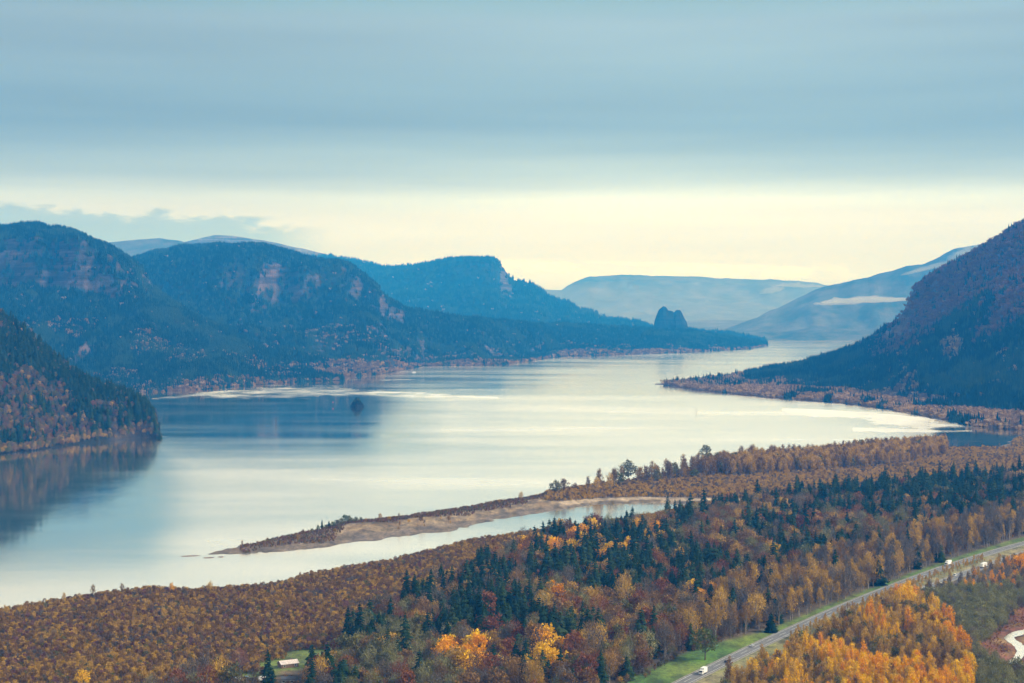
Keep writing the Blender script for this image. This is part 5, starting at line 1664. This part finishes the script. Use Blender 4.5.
# low cumulus bank on the left and thin bank over the far ridges
mc = N(nt, 'ShaderNodeMapping'); mc.inputs['Scale'].default_value = (36, 36, 90)
L.new(tc.outputs['Generated'], mc.inputs['Vector'])
nc = N(nt, 'ShaderNodeTexNoise', i_Scale=1.0, i_Detail=7.0, i_Roughness=.55); L.new(mc.outputs[0], nc.inputs['Vector'])


def M_(op, a, b=None, c=None):
    n = N(nt, 'ShaderNodeMath', operation=op)
    for i, q in enumerate((a, b, c)):
        if q is None: continue
        if isinstance(q, (int, float)): n.inputs[i].default_value = q
        else: L.new(q, n.inputs[i])
    return n.outputs[0]


def smooth(x, lo, hi):
    n = N(nt, 'ShaderNodeMapRange', interpolation_type='SMOOTHSTEP')
    n.inputs['From Min'].default_value = lo; n.inputs['From Max'].default_value = hi
    L.new(x, n.inputs['Value'])
    return n.outputs[0]


X_, Z_ = sp.outputs['X'], sp.outputs['Z']
# top of the left bank falls to the right: z_top = .062 at x=-.32 ... .040 at x=-.12
ztop = M_('MULTIPLY_ADD', X_, -.06, .0475)
bil = M_('MULTIPLY_ADD', nc.outputs[0], .034, -.017)
hgt = M_('SUBTRACT', M_('ADD', ztop, bil), Z_)
left_m = M_('MULTIPLY', smooth(hgt, -.001, .005), smooth(X_, -.105, -.16))
cum = N(nt, 'ShaderNodeMixRGB'); cum.inputs[2].default_value = (.22, .30, .34, 1)
L.new(M_('MULTIPLY', left_m, .85), cum.inputs[0]); L.new(rp.outputs[0], cum.inputs[1])
# thin bright cloud bank above the far ridge
bz = M_('ABSOLUTE', M_('SUBTRACT', M_('ADD', Z_, M_('MULTIPLY_ADD', nc.outputs[0], .012, -.006)), M_('MULTIPLY_ADD', X_, -.02, .0292)))
thin = M_('MULTIPLY', M_('MULTIPLY', smooth(bz, .006, .001), smooth(nc.outputs[0], .42, .55)), smooth(M_('ABSOLUTE', M_('SUBTRACT', X_, .08)), .17, .07))
cu2 = N(nt, 'ShaderNodeMixRGB'); cu2.inputs[2].default_value = (.80, .76, .70, 1)
L.new(M_('MULTIPLY', thin, .55), cu2.inputs[0]); L.new(cum.outputs[0], cu2.inputs[1])
# soft streak tone and a brighter centre
mps = N(nt, 'ShaderNodeMapping'); mps.inputs['Scale'].default_value = (3, 3, 60); L.new(tc.outputs['Generated'], mps.inputs['Vector'])
nst = N(nt, 'ShaderNodeTexNoise', i_Scale=1.0, i_Detail=4.0, i_Roughness=.5); L.new(mps.outputs[0], nst.inputs['Vector'])
strk = M_('MULTIPLY_ADD', nst.outputs[0], .34, .83)
cenx = M_('SUBTRACT', X_, .10)
glow = M_('MULTIPLY_ADD', M_('POWER', 2.718, M_('MULTIPLY', M_('MULTIPLY', cenx, cenx), -14.0)), .30, .79)
tot = M_('MULTIPLY', strk, glow)
sc_ = N(nt, 'ShaderNodeVectorMath', operation='SCALE'); L.new(cu2.outputs[0], sc_.inputs[0]); L.new(tot, sc_.inputs['Scale'])
bg2 = N(nt, 'ShaderNodeBackground', i_Strength=1.733); L.new(sc_.outputs[0], bg2.inputs[0])
mxw = N(nt, 'ShaderNodeMixShader', i_0=.88); L.new(bg1.outputs[0], mxw.inputs[1]); L.new(bg2.outputs[0], mxw.inputs[2])
ow = N(nt, 'ShaderNodeOutputWorld'); L.new(mxw.outputs[0], ow.inputs[0])
w.cycles.sampling_method = 'MANUAL'; w.cycles.sample_map_resolution = 1024

sd_ = bpy.data.lights.new('sun', 'SUN'); sd_.energy = 4.2; sd_.angle = R(10); sd_.color = (1, .94, .84)
so = bpy.data.objects.new('sun', sd_); COL.objects.link(so)
dirv = Vector((math.sin(SUN_AZ) * math.cos(SUN_EL), math.cos(SUN_AZ) * math.cos(SUN_EL), math.sin(SUN_EL)))
so.rotation_euler = dirv.to_track_quat('Z', 'Y').to_euler()

SC.view_settings.view_transform = 'Standard'
SC.view_settings.look = 'None'
SC.view_settings.exposure = 0.32
SC.view_settings.gamma = 1.0
SC.render.engine = 'CYCLES'
cy = SC.cycles
cy.use_denoising = True
cy.max_bounces = 5; cy.diffuse_bounces = 2; cy.glossy_bounces = 2; cy.transmission_bounces = 2; cy.volume_bounces = 0
cy.use_adaptive_sampling = True; cy.adaptive_threshold = .02
cy.sample_clamp_indirect = 5.0
